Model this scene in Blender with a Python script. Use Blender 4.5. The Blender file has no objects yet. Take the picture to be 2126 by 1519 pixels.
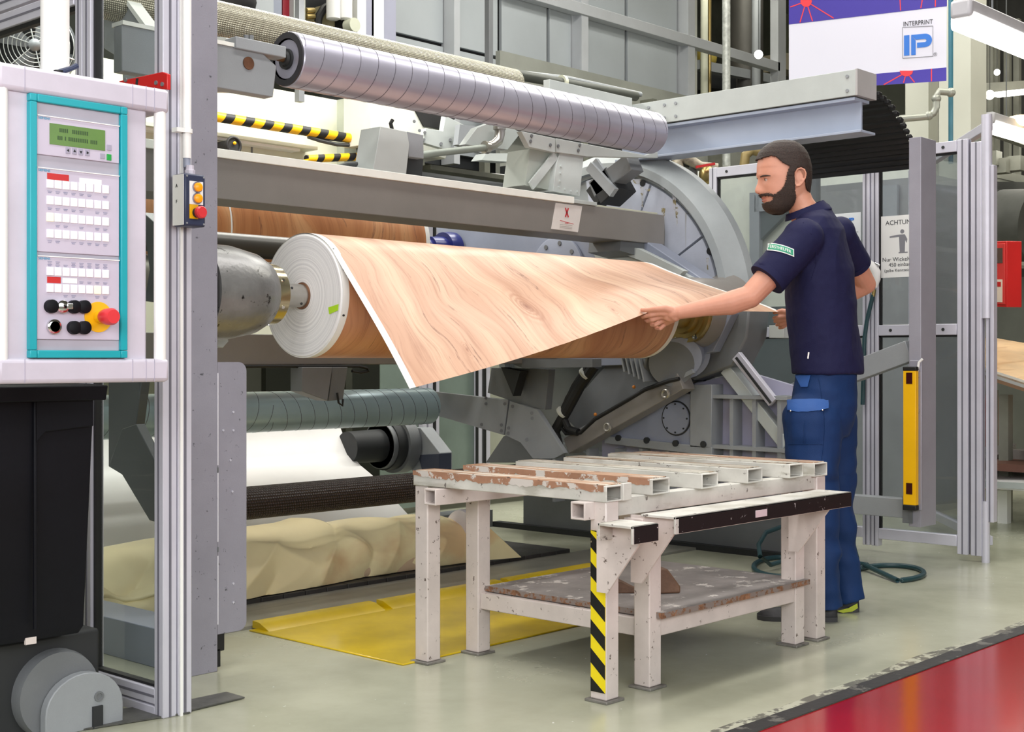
import bpy, math, random
from mathutils import Vector as V, Matrix
import mathutils.noise as mn
random.seed(7)
C = bpy.context.scene.collection
sc = bpy.context.scene
# ---------------------------------------------------------------- camera
FX, FY, FL = 0.7350, 0.6781, 2826.0       # view direction (level), focal length in px of the 2126 wide frame
cam = bpy.data.cameras.new('camera'); cam.sensor_width = 36.0; cam.lens = 36.0*FL/2126.0
cam.shift_y = -14.5/2126.0; cam.clip_start = 0.05; cam.clip_end = 100
co = bpy.data.objects.new('camera', cam); C.objects.link(co)
co.location = (0, 0, 1.0); co.rotation_euler = (math.radians(90), 0, math.atan2(-FX, FY)); sc.camera = co
# ---------------------------------------------------------------- world, exposure, area lights
w = bpy.data.worlds.new('world'); sc.world = w; w.use_nodes = True
w.node_tree.nodes['Background'].inputs[0].default_value = (.9, .95, 1, 1); w.node_tree.nodes['Background'].inputs[1].default_value = .3
sc.view_settings.view_transform = 'Standard'; sc.view_settings.look = 'None'
sc.view_settings.gamma = 1; sc.view_settings.use_curve_mapping = False; sc.view_settings.exposure = 0.12
def area(name, loc, size, power, color, aim=None):
    l = bpy.data.lights.new(name, 'AREA'); l.shape = 'RECTANGLE'; l.size, l.size_y = size; l.energy = power; l.color = color
    o = bpy.data.objects.new(name, l); C.objects.link(o); o.location = loc
    if aim is not None: o.rotation_euler = (V(aim)-V(loc)).to_track_quat('-Z', 'Y').to_euler()
    return o
area('hall_light', (2.2, 1.6, 5.3), (7, .5), 150, (1, .97, .93))
area('hall_light', (4.2, 3.2, 5.3), (8, .5), 150, (1, .97, .93))
area('hall_light', (6.5, 5.6, 5.3), (8, .5), 130, (1, .98, .90))
area('hall_light', (9.5, 8.0, 5.6), (8, .6), 160, (1, .97, .84))
area('hall_light', (11.0, 3.0, 5.6), (6, .6), 130, (1, .97, .84))
area('machine_fill_light', (4.0, 5.72, 3.2), (3.4, .3), 70, (1, .98, .93))  # added fill above the web and rear rolls, kept out of frame
area('hall_light', (9.6, 4.0, 5.2), (3, .4), 20, (1, .98, .90))
area('fence_fill_light', (7.9, 5.6, 5.1), (.5, 1.6), 40, (1, .98, .93))  # added fill to brighten the cabinets behind the right fence
area('front_fill_light', (-1.5, 1.0, 2.3), (3.0, 1.8), 80, (.93, .95, 1), (3.6, 3.2, 1.0))  # added softbox-like fill from front left, no actual window
area('camera_fill_light', (-.4, -1.4, 2.0), (3.4, 1.4), 95, (1, .98, .95), (4.0, 4.6, .4))  # added fill beside the camera, lifts the kraft paper and web
area('side_fill_light', (2.6, -2.2, 2.5), (4.0, 1.8), 85, (.93, .95, 1), (4.2, 3.4, .9))  # added broad fill right of the camera; the hall has no window here
# ---------------------------------------------------------------- helpers
def P(u, v, x=None, y=None, z=None, d=None):
    k = (u-1063.0)/FL; r = V((FX+FY*k, FY-FX*k, -(v-745.0)/FL))
    t = d if d is not None else x/r.x if x is not None else y/r.y if y is not None else (z-1.0)/r.z
    return V((0, 0, 1)) + r*t
ORG = {}
def lin(h):
    h = h.lstrip('#'); c = [int(h[i:i+2], 16)/255 for i in (0, 2, 4)]
    return tuple(x/12.92 if x < .04045 else ((x+.055)/1.055)**2.4 for x in c)+(1,)
class N:
    """tiny node helper"""
    def __init__(s, m): s.t = m.node_tree; s.n = s.t.nodes; s.l = s.t.links
    def a(s, typ, **kw):
        n = s.n.new(typ)
        for k, v in kw.items():
            if k.startswith('i_'): 
                key = k[2:]; key = int(key) if key.isdigit() else key.replace('_', ' ')
                n.inputs[key].default_value = v
            else: setattr(n, k, v)
        return n
    def k(s, a, b): s.l.new(a, b)
    def ramp(s, fac, stops):
        r = s.n.new('ShaderNodeValToRGB'); e = r.color_ramp.elements
        while len(e) < len(stops): e.new(.5)
        for q, (p, c) in zip(e, stops): q.position = p; q.color = c
        s.k(fac, r.inputs[0]); return r.outputs[0]
    def mix(s, fac, a, b, mode='MIX'):
        m = s.n.new('ShaderNodeMixRGB'); m.blend_type = mode
        for i, x in enumerate((fac, a, b)):
            if hasattr(x, 'links'): s.k(x, m.inputs[i])
            else: m.inputs[i].default_value = x
        return m.outputs[0]
MATS = {}
def M(name, col, rough=.5, metal=0, var=.08, vs=3.0, bump=0, bs=200, chip=None, chips=0, cs=14, coat=0, emis=None, es=1, spec=.5, streak=None):
    """procedural paint / metal: base colour, low frequency variation, fine grain bump, chips of another colour"""
    if name in MATS: return MATS[name]
    m = bpy.data.materials.new(name); m.use_nodes = True; n = N(m); b = n.n['Principled BSDF']
    c = lin(col); tc = n.a('ShaderNodeTexCoord')
    base = None
    if var:
        no = n.a('ShaderNodeTexNoise', i_Scale=vs, i_Detail=6.0, i_Roughness=.6); n.k(tc.outputs['Object'], no.inputs[0])
        lo = tuple(x*(1-var*2) for x in c[:3])+(1,); hi = tuple(min(1, x*(1+var)) for x in c[:3])+(1,)
        base = n.ramp(no.outputs[0], [(.3, lo), (.7, hi)])
    if streak:
        mp = n.a('ShaderNodeMapping'); mp.inputs['Scale'].default_value = streak[1]; n.k(tc.outputs['Object'], mp.inputs[0])
        no = n.a('ShaderNodeTexNoise', i_Scale=1.0, i_Detail=6.0); n.k(mp.outputs[0], no.inputs[0])
        f = n.ramp(no.outputs[0], [(streak[2], (0, 0, 0, 1)), (streak[2]+.08, (1, 1, 1, 1))]); base = n.mix(f, base if base else c, lin(streak[0]))
    if chip:
        no = n.a('ShaderNodeTexNoise', i_Scale=cs, i_Detail=8.0, i_Roughness=.7); n.k(tc.outputs['Object'], no.inputs[0])
        f = n.ramp(no.outputs[0], [(.95-chips-.012, (0, 0, 0, 1)), (.95-chips+.012, (1, 1, 1, 1))])
        base = n.mix(f, base if base else c, lin(chip))
    if base: n.k(base, b.inputs['Base Color'])
    else: b.inputs['Base Color'].default_value = c
    b.inputs['Roughness'].default_value = rough; b.inputs['Metallic'].default_value = metal
    b.inputs['Specular IOR Level'].default_value = spec
    if coat: b.inputs['Coat Weight'].default_value = coat; b.inputs['Coat Roughness'].default_value = .12
    if bump:
        no = n.a('ShaderNodeTexNoise', i_Scale=bs, i_Detail=3.0); n.k(tc.outputs['Object'], no.inputs[0])
        bp = n.a('ShaderNodeBump', i_Strength=bump, i_Distance=.002); n.k(no.outputs[0], bp.inputs['Height']); n.k(bp.outputs[0], b.inputs['Normal'])
    if emis: b.inputs['Emission Color'].default_value = lin(emis); b.inputs['Emission Strength'].default_value = es
    MATS[name] = m; return m
class MB:
    def __init__(s): s.v = []; s.f = []; s.uv = {}
    def add(s, vs, fs):
        o = len(s.v); s.v += [V(p) for p in vs]; s.f += [tuple(i+o for i in f) for f in fs]; return s
    def box(s, x0, x1, y0, y1, z0, z1):
        x0, x1 = sorted((x0, x1)); y0, y1 = sorted((y0, y1)); z0, z1 = sorted((z0, z1))
        return s.add([(x, y, z) for z in (z0, z1) for y in (y0, y1) for x in (x0, x1)],
                     [(0, 2, 3, 1), (4, 5, 7, 6), (0, 1, 5, 4), (2, 6, 7, 3), (0, 4, 6, 2), (1, 3, 7, 5)])
    def frame(s, p, q, up=V((0, 0, 1))):
        d = (V(q)-V(p)); L = d.length; d.normalize(); up = V(up)
        if abs(d.dot(up)) > .99: up = V((1, 0, 0))
        r = d.cross(up).normalized(); u = r.cross(d).normalized(); return d, r, u, L
    def beam(s, p, q, w, h, up=(0, 0, 1)):
        d, r, u, L = s.frame(p, q, up); p = V(p); q = V(q)
        c = [r*a*w/2+u*b*h/2 for a, b in ((-1, -1), (1, -1), (1, 1), (-1, 1))]
        return s.add([p+x for x in c]+[q+x for x in c], [(0, 1, 2, 3), (7, 6, 5, 4), (0, 4, 5, 1), (1, 5, 6, 2), (2, 6, 7, 3), (3, 7, 4, 0)])
    def rtube(s, p, q, w, h, t, up=(0, 0, 1)):
        """rectangular hollow section, open at both ends"""
        d, r, u, L = s.frame(p, q, up); p = V(p); q = V(q); vs = []
        for e in (p, q):
            for k in (0, t):
                vs += [e+r*a*(w/2-k)+u*b*(h/2-k) for a, b in ((-1, -1), (1, -1), (1, 1), (-1, 1))]
        fs = []
        for i in range(4):
            j = (i+1) % 4
            fs += [(i, i+8, j+8, j), (4+i, 4+j, 12+j, 12+i), (i, j, 4+j, 4+i), (8+i, 12+i, 12+j, 8+j)]
        return s.add(vs, fs)
    def lathe(s, p, d, prof, n=32, caps=True):
        """prof: (distance along d, radius)"""
        p = V(p); d = V(d).normalized(); a = V((0, 0, 1)) if abs(d.z) < .9 else V((1, 0, 0))
        r = d.cross(a).normalized(); u = r.cross(d).normalized(); vs = []; fs = []
        for t, R in prof:
            vs += [p+d*t+(r*math.cos(6.28318530718*i/n)+u*math.sin(6.28318530718*i/n))*R for i in range(n)]
        for k in range(len(prof)-1):
            for i in range(n):
                j = (i+1) % n; fs.append((k*n+i, (k+1)*n+i, (k+1)*n+j, k*n+j))
        if caps: fs.append(tuple(range(n))); fs.append(tuple(range(len(prof)*n-1, (len(prof)-1)*n-1, -1)))
        return s.add(vs, fs)
    def cyl(s, p, q, r, r2=None, n=24, caps=True):
        return s.lathe(p, V(q)-V(p), [(0, r), ((V(q)-V(p)).length, r if r2 is None else r2)], n, caps)
    def prism(s, pts, ext):
        """closed polygon (3-D points) extruded by ext"""
        n = len(pts); ext = V(ext); nrm = V((0, 0, 0))
        for i in range(n): nrm += V(pts[i]).cross(V(pts[(i+1) % n]))
        if nrm.dot(ext) > 0: pts = pts[::-1]
        return s.add([V(p) for p in pts]+[V(p)+ext for p in pts], [tuple(range(n)), tuple(range(2*n-1, n-1, -1))]+[(i, i+n, (i+1) % n+n, (i+1) % n) for i in range(n)])
    def tube(s, path, r, n=10, caps=True):
        path = [V(p) for p in path]; vs = []; fs = []; m = len(path); pr = None
        for i, p in enumerate(path):
            d = (path[min(i+1, m-1)]-path[max(i-1, 0)]).normalized()
            if pr is None:
                a = V((0, 0, 1)) if abs(d.z) < .9 else V((1, 0, 0)); pr = d.cross(a).normalized()
            else: pr = (pr-d*pr.dot(d)).normalized()
            u = pr.cross(d); R = r[i] if isinstance(r, (list, tuple)) else r
            vs += [p+(pr*math.cos(6.2831853*k/n)+u*math.sin(6.2831853*k/n))*R for k in range(n)]
        for i in range(m-1):
            for k in range(n): j = (k+1) % n; fs.append((i*n+k, (i+1)*n+k, (i+1)*n+j, i*n+j))
        if caps: fs += [tuple(range(n)), tuple(range(m*n-1, (m-1)*n-1, -1))]
        return s.add(vs, fs)
    def ball(s, c, r, n=16, m=10, ax=None):
        c = V(c); ax = ax or (V((1, 0, 0)), V((0, 1, 0)), V((0, 0, 1))); rr = r if isinstance(r, tuple) else (r, r, r)
        vs = [c-ax[2]*rr[2]]; fs = []
        for i in range(1, m):
            a = math.pi*i/m
            vs += [c-ax[2]*rr[2]*math.cos(a)+(ax[0]*rr[0]*math.cos(6.2831853*k/n)+ax[1]*rr[1]*math.sin(6.2831853*k/n))*math.sin(a) for k in range(n)]
        vs.append(c+ax[2]*rr[2]); L = len(vs)-1
        for k in range(n):
            j = (k+1) % n; fs.append((0, 1+j, 1+k)); fs.append((L, 1+(m-2)*n+k, 1+(m-2)*n+j))
            for i in range(m-2): fs.append((1+i*n+k, 1+i*n+j, 1+(i+1)*n+j, 1+(i+1)*n+k))
        return s.add(vs, fs)
    def cap(s, p, q, r0, r1, n=16):
        s.ball(p, r0, n, 10); s.ball(q, r1, n, 10); return s.cyl(p, q, r0, r1, n)
    def grid(s, fn, nu, nv, uvf=None, thick=None):
        """surface fn(i/nu, j/nv) -> point; optional thickness vector"""
        o = len(s.v); vs = [V(fn(i/nu, j/nv)) for j in range(nv+1) for i in range(nu+1)]; W = nu+1
        fs = [(j*W+i, j*W+i+1, (j+1)*W+i+1, (j+1)*W+i) for j in range(nv) for i in range(nu)]
        if uvf:
            for j in range(nv+1):
                for i in range(nu+1): s.uv[o+j*W+i] = uvf(i/nu, j/nv)
        if thick is not None:
            K = len(vs); vs = vs+[p+V(thick) for p in vs]
            if uvf:
                for i in range(K): s.uv[o+K+i] = s.uv[o+i]
            fs = fs+[tuple(i+K for i in f[::-1]) for f in fs]
            ed = [j*W for j in range(nv+1)], [j*W+nu for j in range(nv+1)][::-1], list(range(nu+1))[::-1], [nv*W+i for i in range(nu+1)]
            for e in ed:
                for a, b in zip(e, e[1:]): fs.append((a, b, b+K, a+K))
        return s.add(vs, fs)
    def build(s, name, mat, parent=None, loc=None, bev=0, sharp=35, flat=False, mods=None):
        org = ORG[parent.name] if parent is not None else V(loc) if loc is not None else V((0, 0, 0))
        me = bpy.data.meshes.new(name); me.from_pydata([tuple(p-org) for p in s.v], [], s.f)
        if s.uv:
            ul = me.uv_layers.new(name='UVMap')
            for l in me.loops: ul.data[l.index].uv = s.uv.get(l.vertex_index, (0, 0))
        me.validate(); me.update()
        if not flat:
            me.polygons.foreach_set('use_smooth', [True]*len(me.polygons)); me.set_sharp_from_angle(angle=math.radians(sharp))
        if mat: me.materials.append(mat)
        o = bpy.data.objects.new(name, me); C.objects.link(o)
        if parent is not None: o.parent = parent
        elif loc is not None: o.location = org
        ORG[o.name] = org
        if bev:
            b = o.modifiers.new('bevel', 'BEVEL'); b.width = bev; b.segments = 2; b.limit_method = 'ANGLE'; b.angle_limit = math.radians(40)
        return o
def tag(o, label=None, cat=None, group=None, kind=None):
    if label: o['label'] = label
    if cat: o['category'] = cat
    if group: o['group'] = group
    if kind: o['kind'] = kind
    return o
def thing(name, label, cat, loc, group=None):
    o = bpy.data.objects.new(name, None); C.objects.link(o); o.location = loc; o.empty_display_size = .1
    ORG[o.name] = V(loc); return tag(o, label, cat, group)
def struct(name, mb, mat, **k): return tag(mb.build(name, mat, **k), kind='structure')
def part(name, mb, mat, parent, label=None, **k):
    o = mb.build(name, mat, parent, **k)
    if label: o['label'] = label
    return o
def text(name, body, mat, parent, o, right, up, size, align='CENTER', depth=.0006, wid=1.0, label=None):
    """flat lettering as a mesh; o = world position of the baseline anchor"""
    c = bpy.data.curves.new('txt', 'FONT'); c.body = body; c.size = size; c.align_x = align; c.extrude = depth
    t = bpy.data.objects.new('txt', c); C.objects.link(t); bpy.context.view_layer.update()
    me = bpy.data.meshes.new_from_object(t.evaluated_get(bpy.context.evaluated_depsgraph_get())); bpy.data.objects.remove(t)
    r = V(right).normalized(); u = V(up).normalized(); nn = r.cross(u)
    mb = MB(); mb.v = [V(o)+r*v.co.x*wid+u*v.co.y+nn*v.co.z for v in me.vertices]; mb.f = [tuple(p.vertices) for p in me.polygons]
    bpy.data.meshes.remove(me); return part(name, mb, mat, parent, label, flat=True)
X, Y, Z = V((1, 0, 0)), V((0, 1, 0)), V((0, 0, 1))
# ---------------------------------------------------------------- materials
m_grey = M('machine_grey', '#93979b', .42, .0, .07, 2.5, .25, 260)
m_grey2 = M('machine_grey_dark', '#6f7275', .45, 0, .10, 2.5, .25, 260)
m_gwarm = M('machine_grey_warm', '#85817d', .38, 0, .05, 3, .15, 300)
m_lil = M('column_grey', '#9694a0', .4, .1, .06, 4, .3, 220, chip='#55555c', chips=.30, cs=48)
m_pale = M('pale_grey_paint', '#b9bfbd', .4, 0, .06, 3, .1, 250)
m_blu = M('blue_grey_paint', '#8f95a6', .42, 0, .06, 3, .2, 250)
m_cream = M('cream_paint', '#d3d5c1', .45, 0, .06, 2)
m_white = M('white_plastic', '#c8c3d0', .38, 0, .05, 6)
m_wht = M('white_plain', '#f0f0ee', .5, 0, 0)
m_alu = M('anodised_aluminium', '#cbcad6', .35, .12, .04, 5)
m_steel = M('bare_steel', '#b5b2ac', .3, .85, .10, 5, .1, 120)
m_cast = M('cast_aluminium', '#8b8b8b', .34, .55, .16, 7, .5, 60, chip='#2c2a2a', chips=.32, cs=24)
m_roll = M('roller_steel', '#b1b0c0', .3, .45, .05, 4)
m_rollb = M('roller_blue_steel', '#9fb4ba', .3, .25, .06, 4)
m_groove = M('groove_dark', '#55525c', .5, .3, 0)
m_brass = M('brass_ring', '#a8935f', .3, .8, .08, 8)
m_black = M('black_rubber', '#141416', .55, 0, .1, 5)
m_blk2 = M('black_plastic', '#0c0d14', .55, 0, .15, 4, .2, 90, chip='#4a4a52', chips=.23, cs=40, spec=.2)
m_dark = M('dark_void', '#26282a', .6, 0, .1, 3)
m_teal = M('teal_frame', '#12a0ac', .35, 0, .03, 5)
m_red = M('red_plastic', '#d8343a', .3, 0, .03, 5)
m_redp = M('red_lacquer', '#c42222', .35, 0, .05, 3)
m_yel = M('yellow_plastic', '#f2b90c', .35, 0, .03, 5)
m_or = M('orange_button', '#f49a10', .28, 0, 0, emis='#f49a10', es=.25)
m_chrome = M('chrome', '#d6d6d6', .12, 1, 0)
m_navy = M('navy_box', '#2c3450', .4, 0, .06, 8)
m_green = M('green_button', '#159a3c', .3, 0, 0)
m_bench = M('bench_paint', '#d6cbc6', .4, 0, .08, 6, .1, 90, chip='#57473f', chips=.315, cs=42)
m_benchb = M('bench_brown_edge', '#a97e65', .5, 0, .14, 9, .3, 60, chip='#cfc8c2', chips=.42, cs=11)
m_benchw = M('bench_white_worn', '#cfcdc6', .45, 0, .10, 7, .2, 60, chip='#6d6661', chips=.31, cs=24, streak=('#b3b0a6', (5, 5, 20), .55))
m_btop = M('bench_top_worn', '#bdb9ae', .5, 0, .12, 9, .3, 60, chip='#5d544c', chips=.34, cs=30, streak=('#93826f', (30, 3, 8), .50))
m_btopb = M('bench_top_brown', '#b08a6e', .5, 0, .12, 9, .3, 60, chip='#4e4038', chips=.34, cs=30, streak=('#d3c8ba', (34, 3, 8), .50))
m_bblack = M('bench_black_band', '#0f0f14', .45, 0, .05, 6, .1, 60, chip='#c9c4c4', chips=.31, cs=34)
# ================================================================ the setting
def floor_mat():
    m = bpy.data.materials.new('epoxy_floor'); m.use_nodes = True; n = N(m); b = n.n['Principled BSDF']; tc = n.a('ShaderNodeTexCoord')
    a = n.a('ShaderNodeTexNoise', i_Scale=1.1, i_Detail=9.0, i_Roughness=.62); n.k(tc.outputs['Object'], a.inputs[0])
    base = n.ramp(a.outputs[0], [(.3, lin('#9c9d89')), (.5, lin('#adae9a')), (.72, lin('#b8b9a6'))])
    mp = n.a('ShaderNodeMapping'); mp.inputs['Scale'].default_value = (1.5, 9, 1); n.k(tc.outputs['Object'], mp.inputs[0])
    s = n.a('ShaderNodeTexNoise', i_Scale=2.0, i_Detail=10.0, i_Roughness=.75); n.k(mp.outputs[0], s.inputs[0])
    f = n.ramp(s.outputs[0], [(.66, (0, 0, 0, 1)), (.74, (.55, .55, .55, 1))]); base = n.mix(f, base, lin('#77776a'))
    v = n.a('ShaderNodeTexNoise', i_Scale=38.0, i_Detail=2.0); n.k(tc.outputs['Object'], v.inputs[0])
    f = n.ramp(v.outputs[0], [(.755, (0, 0, 0, 1)), (.765, (1, 1, 1, 1))]); base = n.mix(f, base, lin('#dcdcd4'))
    n.k(base, b.inputs['Base Color'])
    r = n.ramp(a.outputs[0], [(.3, (.16, .16, .16, 1)), (.7, (.30, .30, .30, 1))]); n.k(r, b.inputs['Roughness'])
    n2 = n.a('ShaderNodeTexNoise', i_Scale=6.0, i_Detail=3.0); n.k(tc.outputs['Object'], n2.inputs[0])
    bp = n.a('ShaderNodeBump', i_Strength=.12, i_Distance=.004); n.k(n2.outputs[0], bp.inputs['Height']); n.k(bp.outputs[0], b.inputs['Normal'])
    return m
struct('floor', MB().box(-3, 17, -4, 15, -.2, 0), floor_mat())
m_redf = M('red_walkway_paint', '#9c111f', .16, 0, .10, 1.5, .1, 20, chip='#5e0d14', chips=.26, cs=4, coat=.3)
struct('floor', MB().box(-3, 17, .30, 1.985, 0, .003), m_redf)
fl = MB()
for seg, (y0, y1, z) in enumerate(((1.985, 2.045, .006),)):
    fn = lambda a, b: (-3+20*a, (y0 if b < .5 else y1+.012*mn.noise(V((a*60, 3, 0)))+.006*mn.noise(V((a*220, 5, 0)))), z)
    fl.grid(fn, 400, 1)
struct('trim_1', fl, M('black_joint', '#1c1b1e', .5, 0, .2, 8, .6, 40, chip='#5c5a55', chips=.36, cs=9))
fl = MB(); fl.grid(lambda a, b: (-3+20*a, (2.046 if b < .5 else 2.085+.03*mn.noise(V((a*40, 9, 0)))), .0025), 400, 1)
struct('trim_2', fl, M('worn_grey_joint', '#6f6e64', .35, 0, .2, 12, chip='#b0b09e', chips=.45, cs=12))
m_wall = M('hall_wall', '#a9aba0', .6, 0, .08, 1)
struct('wall_back', MB().box(-3, 17, 14.6, 14.8, 0, 6.2), m_wall)
struct('wall_left', MB().box(-3.2, -3, -4, 14.8, 0, 6.2), m_wall)
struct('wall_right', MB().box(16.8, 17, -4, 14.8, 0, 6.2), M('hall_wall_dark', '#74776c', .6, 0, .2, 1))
struct('wall_front', MB().box(-3, 17, -4.2, -4, 0, 6.2), m_wall)
struct('ceiling', MB().box(-3.2, 17, -4.2, 14.8, 6.2, 6.4), M('hall_ceiling', '#8a8c84', .7, 0, .15, 1))
# floor plates
tag(MB().prism([P(395, 1476, z=.002), P(508, 1449, z=.002), P(470, 1438, z=.002), P(394, 1454, z=.002)], (0, 0, .004)).build('floor_plate', M('scuffed_plate', '#5c5c58', .4, .3, .2, 20, .4, 60), loc=P(440, 1455, z=0)),
    'dark steel plate let into the floor right of the guard door foot', 'plate')
tag(MB().prism([P(150, 1519, z=.002), P(395, 1480, z=.002), P(330, 1462, z=.002), P(80, 1500, z=.002)], (0, 0, .004)).build('floor_plate', MATS['scuffed_plate'], loc=P(240, 1490, z=0)),
    'long dark steel floor plate running under the guard door', 'plate')
# yellow ramp plate
yp = thing('yellow_ramp', 'yellow painted steel plate with a raised rear lip set in the floor before the winder', 'plate', (3.8, 3.7, 0))
m_yp = M('yellow_floor_paint', '#dcbc08', .25, 0, .12, 3, .1, 40, chip='#57500f', chips=.27, cs=6, coat=.3, streak=('#c2a80c', (.8, 9, 1), .62))
part('plate', MB().box(3.02, 5.0, 3.27, 4.10, 0, .006), m_yp, yp, bev=.002)
for a, b in ((3.05, 3.62), (3.66, 4.35), (4.39, 5.0)):
    part('lip', MB().prism([V((a, 4.02, .006)), V((a, 4.08, .03)), V((a, 4.12, .032)), V((a, 4.12, .006))], (b-a, 0, 0)), m_yp, yp)
part('finger_hole', MB().cyl((4.0, 3.62, .0061), (4.0, 3.62, .0075), .03, n=20), m_dark, yp, 'dark round finger hole')
# floor strip and belt
struct('trim_3', MB().box(2.6, 5.9, 4.13, 4.5, 0, .012), M('grey_floor_strip', '#8d8c83', .35, 0, .12, 4, streak=('#5c5b55', (1, 7, 1), .6)))
bl = thing('floor_conveyor', 'black slatted floor conveyor belt lying under the crumpled kraft paper', 'conveyor', (4.2, 4.9, 0))
m_belt = M('black_belt', '#3a3838', .55, 0, .2, 6, .5, 80)
n_b = 21
for i in range(n_b):
    x0 = 2.92+i*(2.4/n_b); part('slat', MB().box(x0, x0+2.4/n_b-.004, 4.5, 5.55, .0, .03), m_belt, bl, bev=.003)
# ================================================================ worn steel bench (die table)
tb = thing('work_bench', 'worn cream-painted steel slat bench with striped corner post and lower shelf', 'bench', (3.7, 2.85, 0))
sl = [(3.08, m_btopb), (3.28, m_btopb), (3.54, m_btop), (3.80, m_btop), (4.06, m_btop), (4.25, m_btopb)]
for i, (x, m) in enumerate(sl):
    top = .632 if i in (0, 5) else .640
    y0, y1 = (2.47, 3.285) if i in (0, 5) else (2.455, 3.25)
    s_ = part('slat', MB().rtube((x+.045, y0, top-.024), (x+.045, y1, top-.024), .09, .048, .005), m_benchw, tb, bev=.0025)
    cover = part('top_strip', MB().box(x+.002, x+.088, y0+.012, y1-.01, top, top+.003), m, s_, bev=.001)
    if i in (0, 1): part('edge_strip', MB().grid(lambda a, b, x=x, y0=y0, y1=y1, top=top: (x-.0022, y1+(y0+.01-y1)*a, top+.001-(0 if b < .5 else .018+.010*mn.noise(V((a*14, 3.3, 1)))+.006*mn.noise(V((a*60, 2, 1))))), 120, 1, thick=(.002, 0, 0)), m_benchb, s_, 'brown worn edge strip')
def leg(x0, y0, h, nm='leg', w=.06, foot=True):
    l = part(nm, MB().box(x0, x0+w, y0, y0+w, .008, h), m_bench, tb, bev=.004)
    if foot: part('foot_plate', MB().box(x0-.012, x0+w+.012, y0-.012, y0+w+.012, 0, .008), M('foot_steel', '#8e8b86', .4, .4, .2, 20), l, bev=.002)
    return l
l1 = leg(3.085, 2.475, .586); leg(3.085, 3.222, .584); leg(4.275, 2.475, .584); leg(4.275, 3.222, .584)
leg(3.30, 2.48, .535); leg(3.30, 3.20, .535); leg(4.14, 2.48, .535); leg(4.14, 3.20, .535)
# striped tape on the corner post
tp = part('warning_tape', MB().box(3.0828, 3.0848, 2.477, 2.531, .03, .50), M('tape_yellow', '#f3dc17', .4, 0, .05, 6), l1, 'yellow and black diagonal warning tape')
m_tpb = M('tape_black', '#121212', .35, 0, 0, chip='#b7a98a', chips=.3, cs=22)
def stripes(mb_fn, lo, hi, w, h0, step, cut):
    z = lo-cut
    while z < hi+cut:
        pts = [(0, z+cut), (1, z), (1, z+h0), (0, z+h0+cut)]
        pts = [(a, min(max(b, lo), hi)) for a, b in pts]
        if abs(pts[0][1]-pts[3][1])+abs(pts[1][1]-pts[2][1]) > .003: mb_fn(pts)
        z += step
bs_ = MB(); stripes(lambda pts: bs_.prism([V((3.0822, 2.531-.054*a, b)) for a, b in pts], (.0006, 0, 0)), .03, .50, .054, .042, .084, .045)
o = bs_.build('warning_stripe', m_tpb, l1); o['kind'] = 'stuff'
part('post_cap', MB().box(3.15, 3.19, 2.462, 2.475, .585, .636), m_benchw, l1, bev=.002)
part('front_rail', MB().box(3.15, 4.31, 2.485, 2.53, .538, .592), m_benchw, tb, bev=.003)
part('rear_rail', MB().box(3.15, 4.31, 3.20, 3.245, .538, .592), m_benchw, tb, bev=.003)
part('fork_tube', MB().rtube((3.04, 2.545, .558), (3.145, 2.545, .558), .055, .052, .006), m_bench, tb, bev=.002)
part('fork_tube', MB().rtube((3.04, 3.165, .556), (4.33, 3.165, .556), .055, .052, .006), m_bench, tb, bev=.002)
part('lower_rail', MB().box(3.36, 4.14, 2.485, 2.53, .155, .21), m_bench, tb, bev=.003)
part('lower_rail', MB().box(3.36, 4.14, 3.205, 3.25, .155, .21), m_bench, tb, bev=.003)
part('lower_rail', MB().box(3.31, 3.355, 2.54, 3.20, .155, .21), m_bench, tb, bev=.003)
part('lower_rail', MB().box(4.145, 4.19, 2.54, 3.20, .155, .21), m_bench, tb, bev=.003)
m_board = M('grey_board', '#8d8785', .55, 0, .16, 6, .3, 70, chip='#c8c2bd', chips=.36, cs=10)
sh = part('shelf', MB().box(3.335, 4.2, 2.46, 3.2, .213, .2315), m_board, tb, 'scuffed grey chipboard shelf', bev=.0015)
part('board_edge', MB().box(3.3335, 3.335, 2.461, 3.199, .2135, .231).box(3.334, 4.2, 2.4585, 2.46, .2135, .231), M('chipboard_edge', '#94694c', .7, 0, .3, 60, .5, 200, chip='#857a74', chips=.46, cs=30), sh, 'brown chipboard edge')
bu = part('bumper_shelf', MB().box(3.185, 4.2, 2.30, 2.425, .539, .547).box(3.185, 4.2, 2.30, 2.308, .497, .547), m_benchw, tb, bev=.0015)
part('bumper_band', MB().box(3.20, 4.2, 2.2985, 2.30, .499, .543), m_bblack, bu, 'black band along the bumper')
part('bumper_tag', MB().box(3.60, 3.665, 2.2965, 2.2985, .510, .532), M('tag_pink', '#d9c6cc', .5), bu, 'small pale tag on the black band', bev=.0008)
bu2 = part('bumper_end', MB().box(2.985, 3.10, 2.30, 2.425, .53, .538).box(2.985, 3.10, 2.30, 2.308, .487, .538).box(2.985, 3.10, 2.419, 2.425, .487, .538), m_benchw, tb, bev=.0015)
part('bumper_band', MB().box(2.99, 3.10, 2.2985, 2.30, .489, .535), m_bblack, bu2, 'black band on the bumper end')
for x, zt in ((3.045, .53), (3.205, .539), (4.09, .539)):
    part('gusset', MB().prism([V((x, 2.478, zt)), V((x, 2.31, zt)), V((x, 2.31, zt-.03)), V((x, 2.44, zt-.20)), V((x, 2.478, zt-.20))], (.007, 0, 0)), m_bench, tb)
part('bumper_arm', MB().box(3.09, 3.16, 2.43, 2.48, .46, .53).box(3.20, 3.31, 2.43, 2.5, .46, .53), m_bench, tb, bev=.002)
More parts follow.
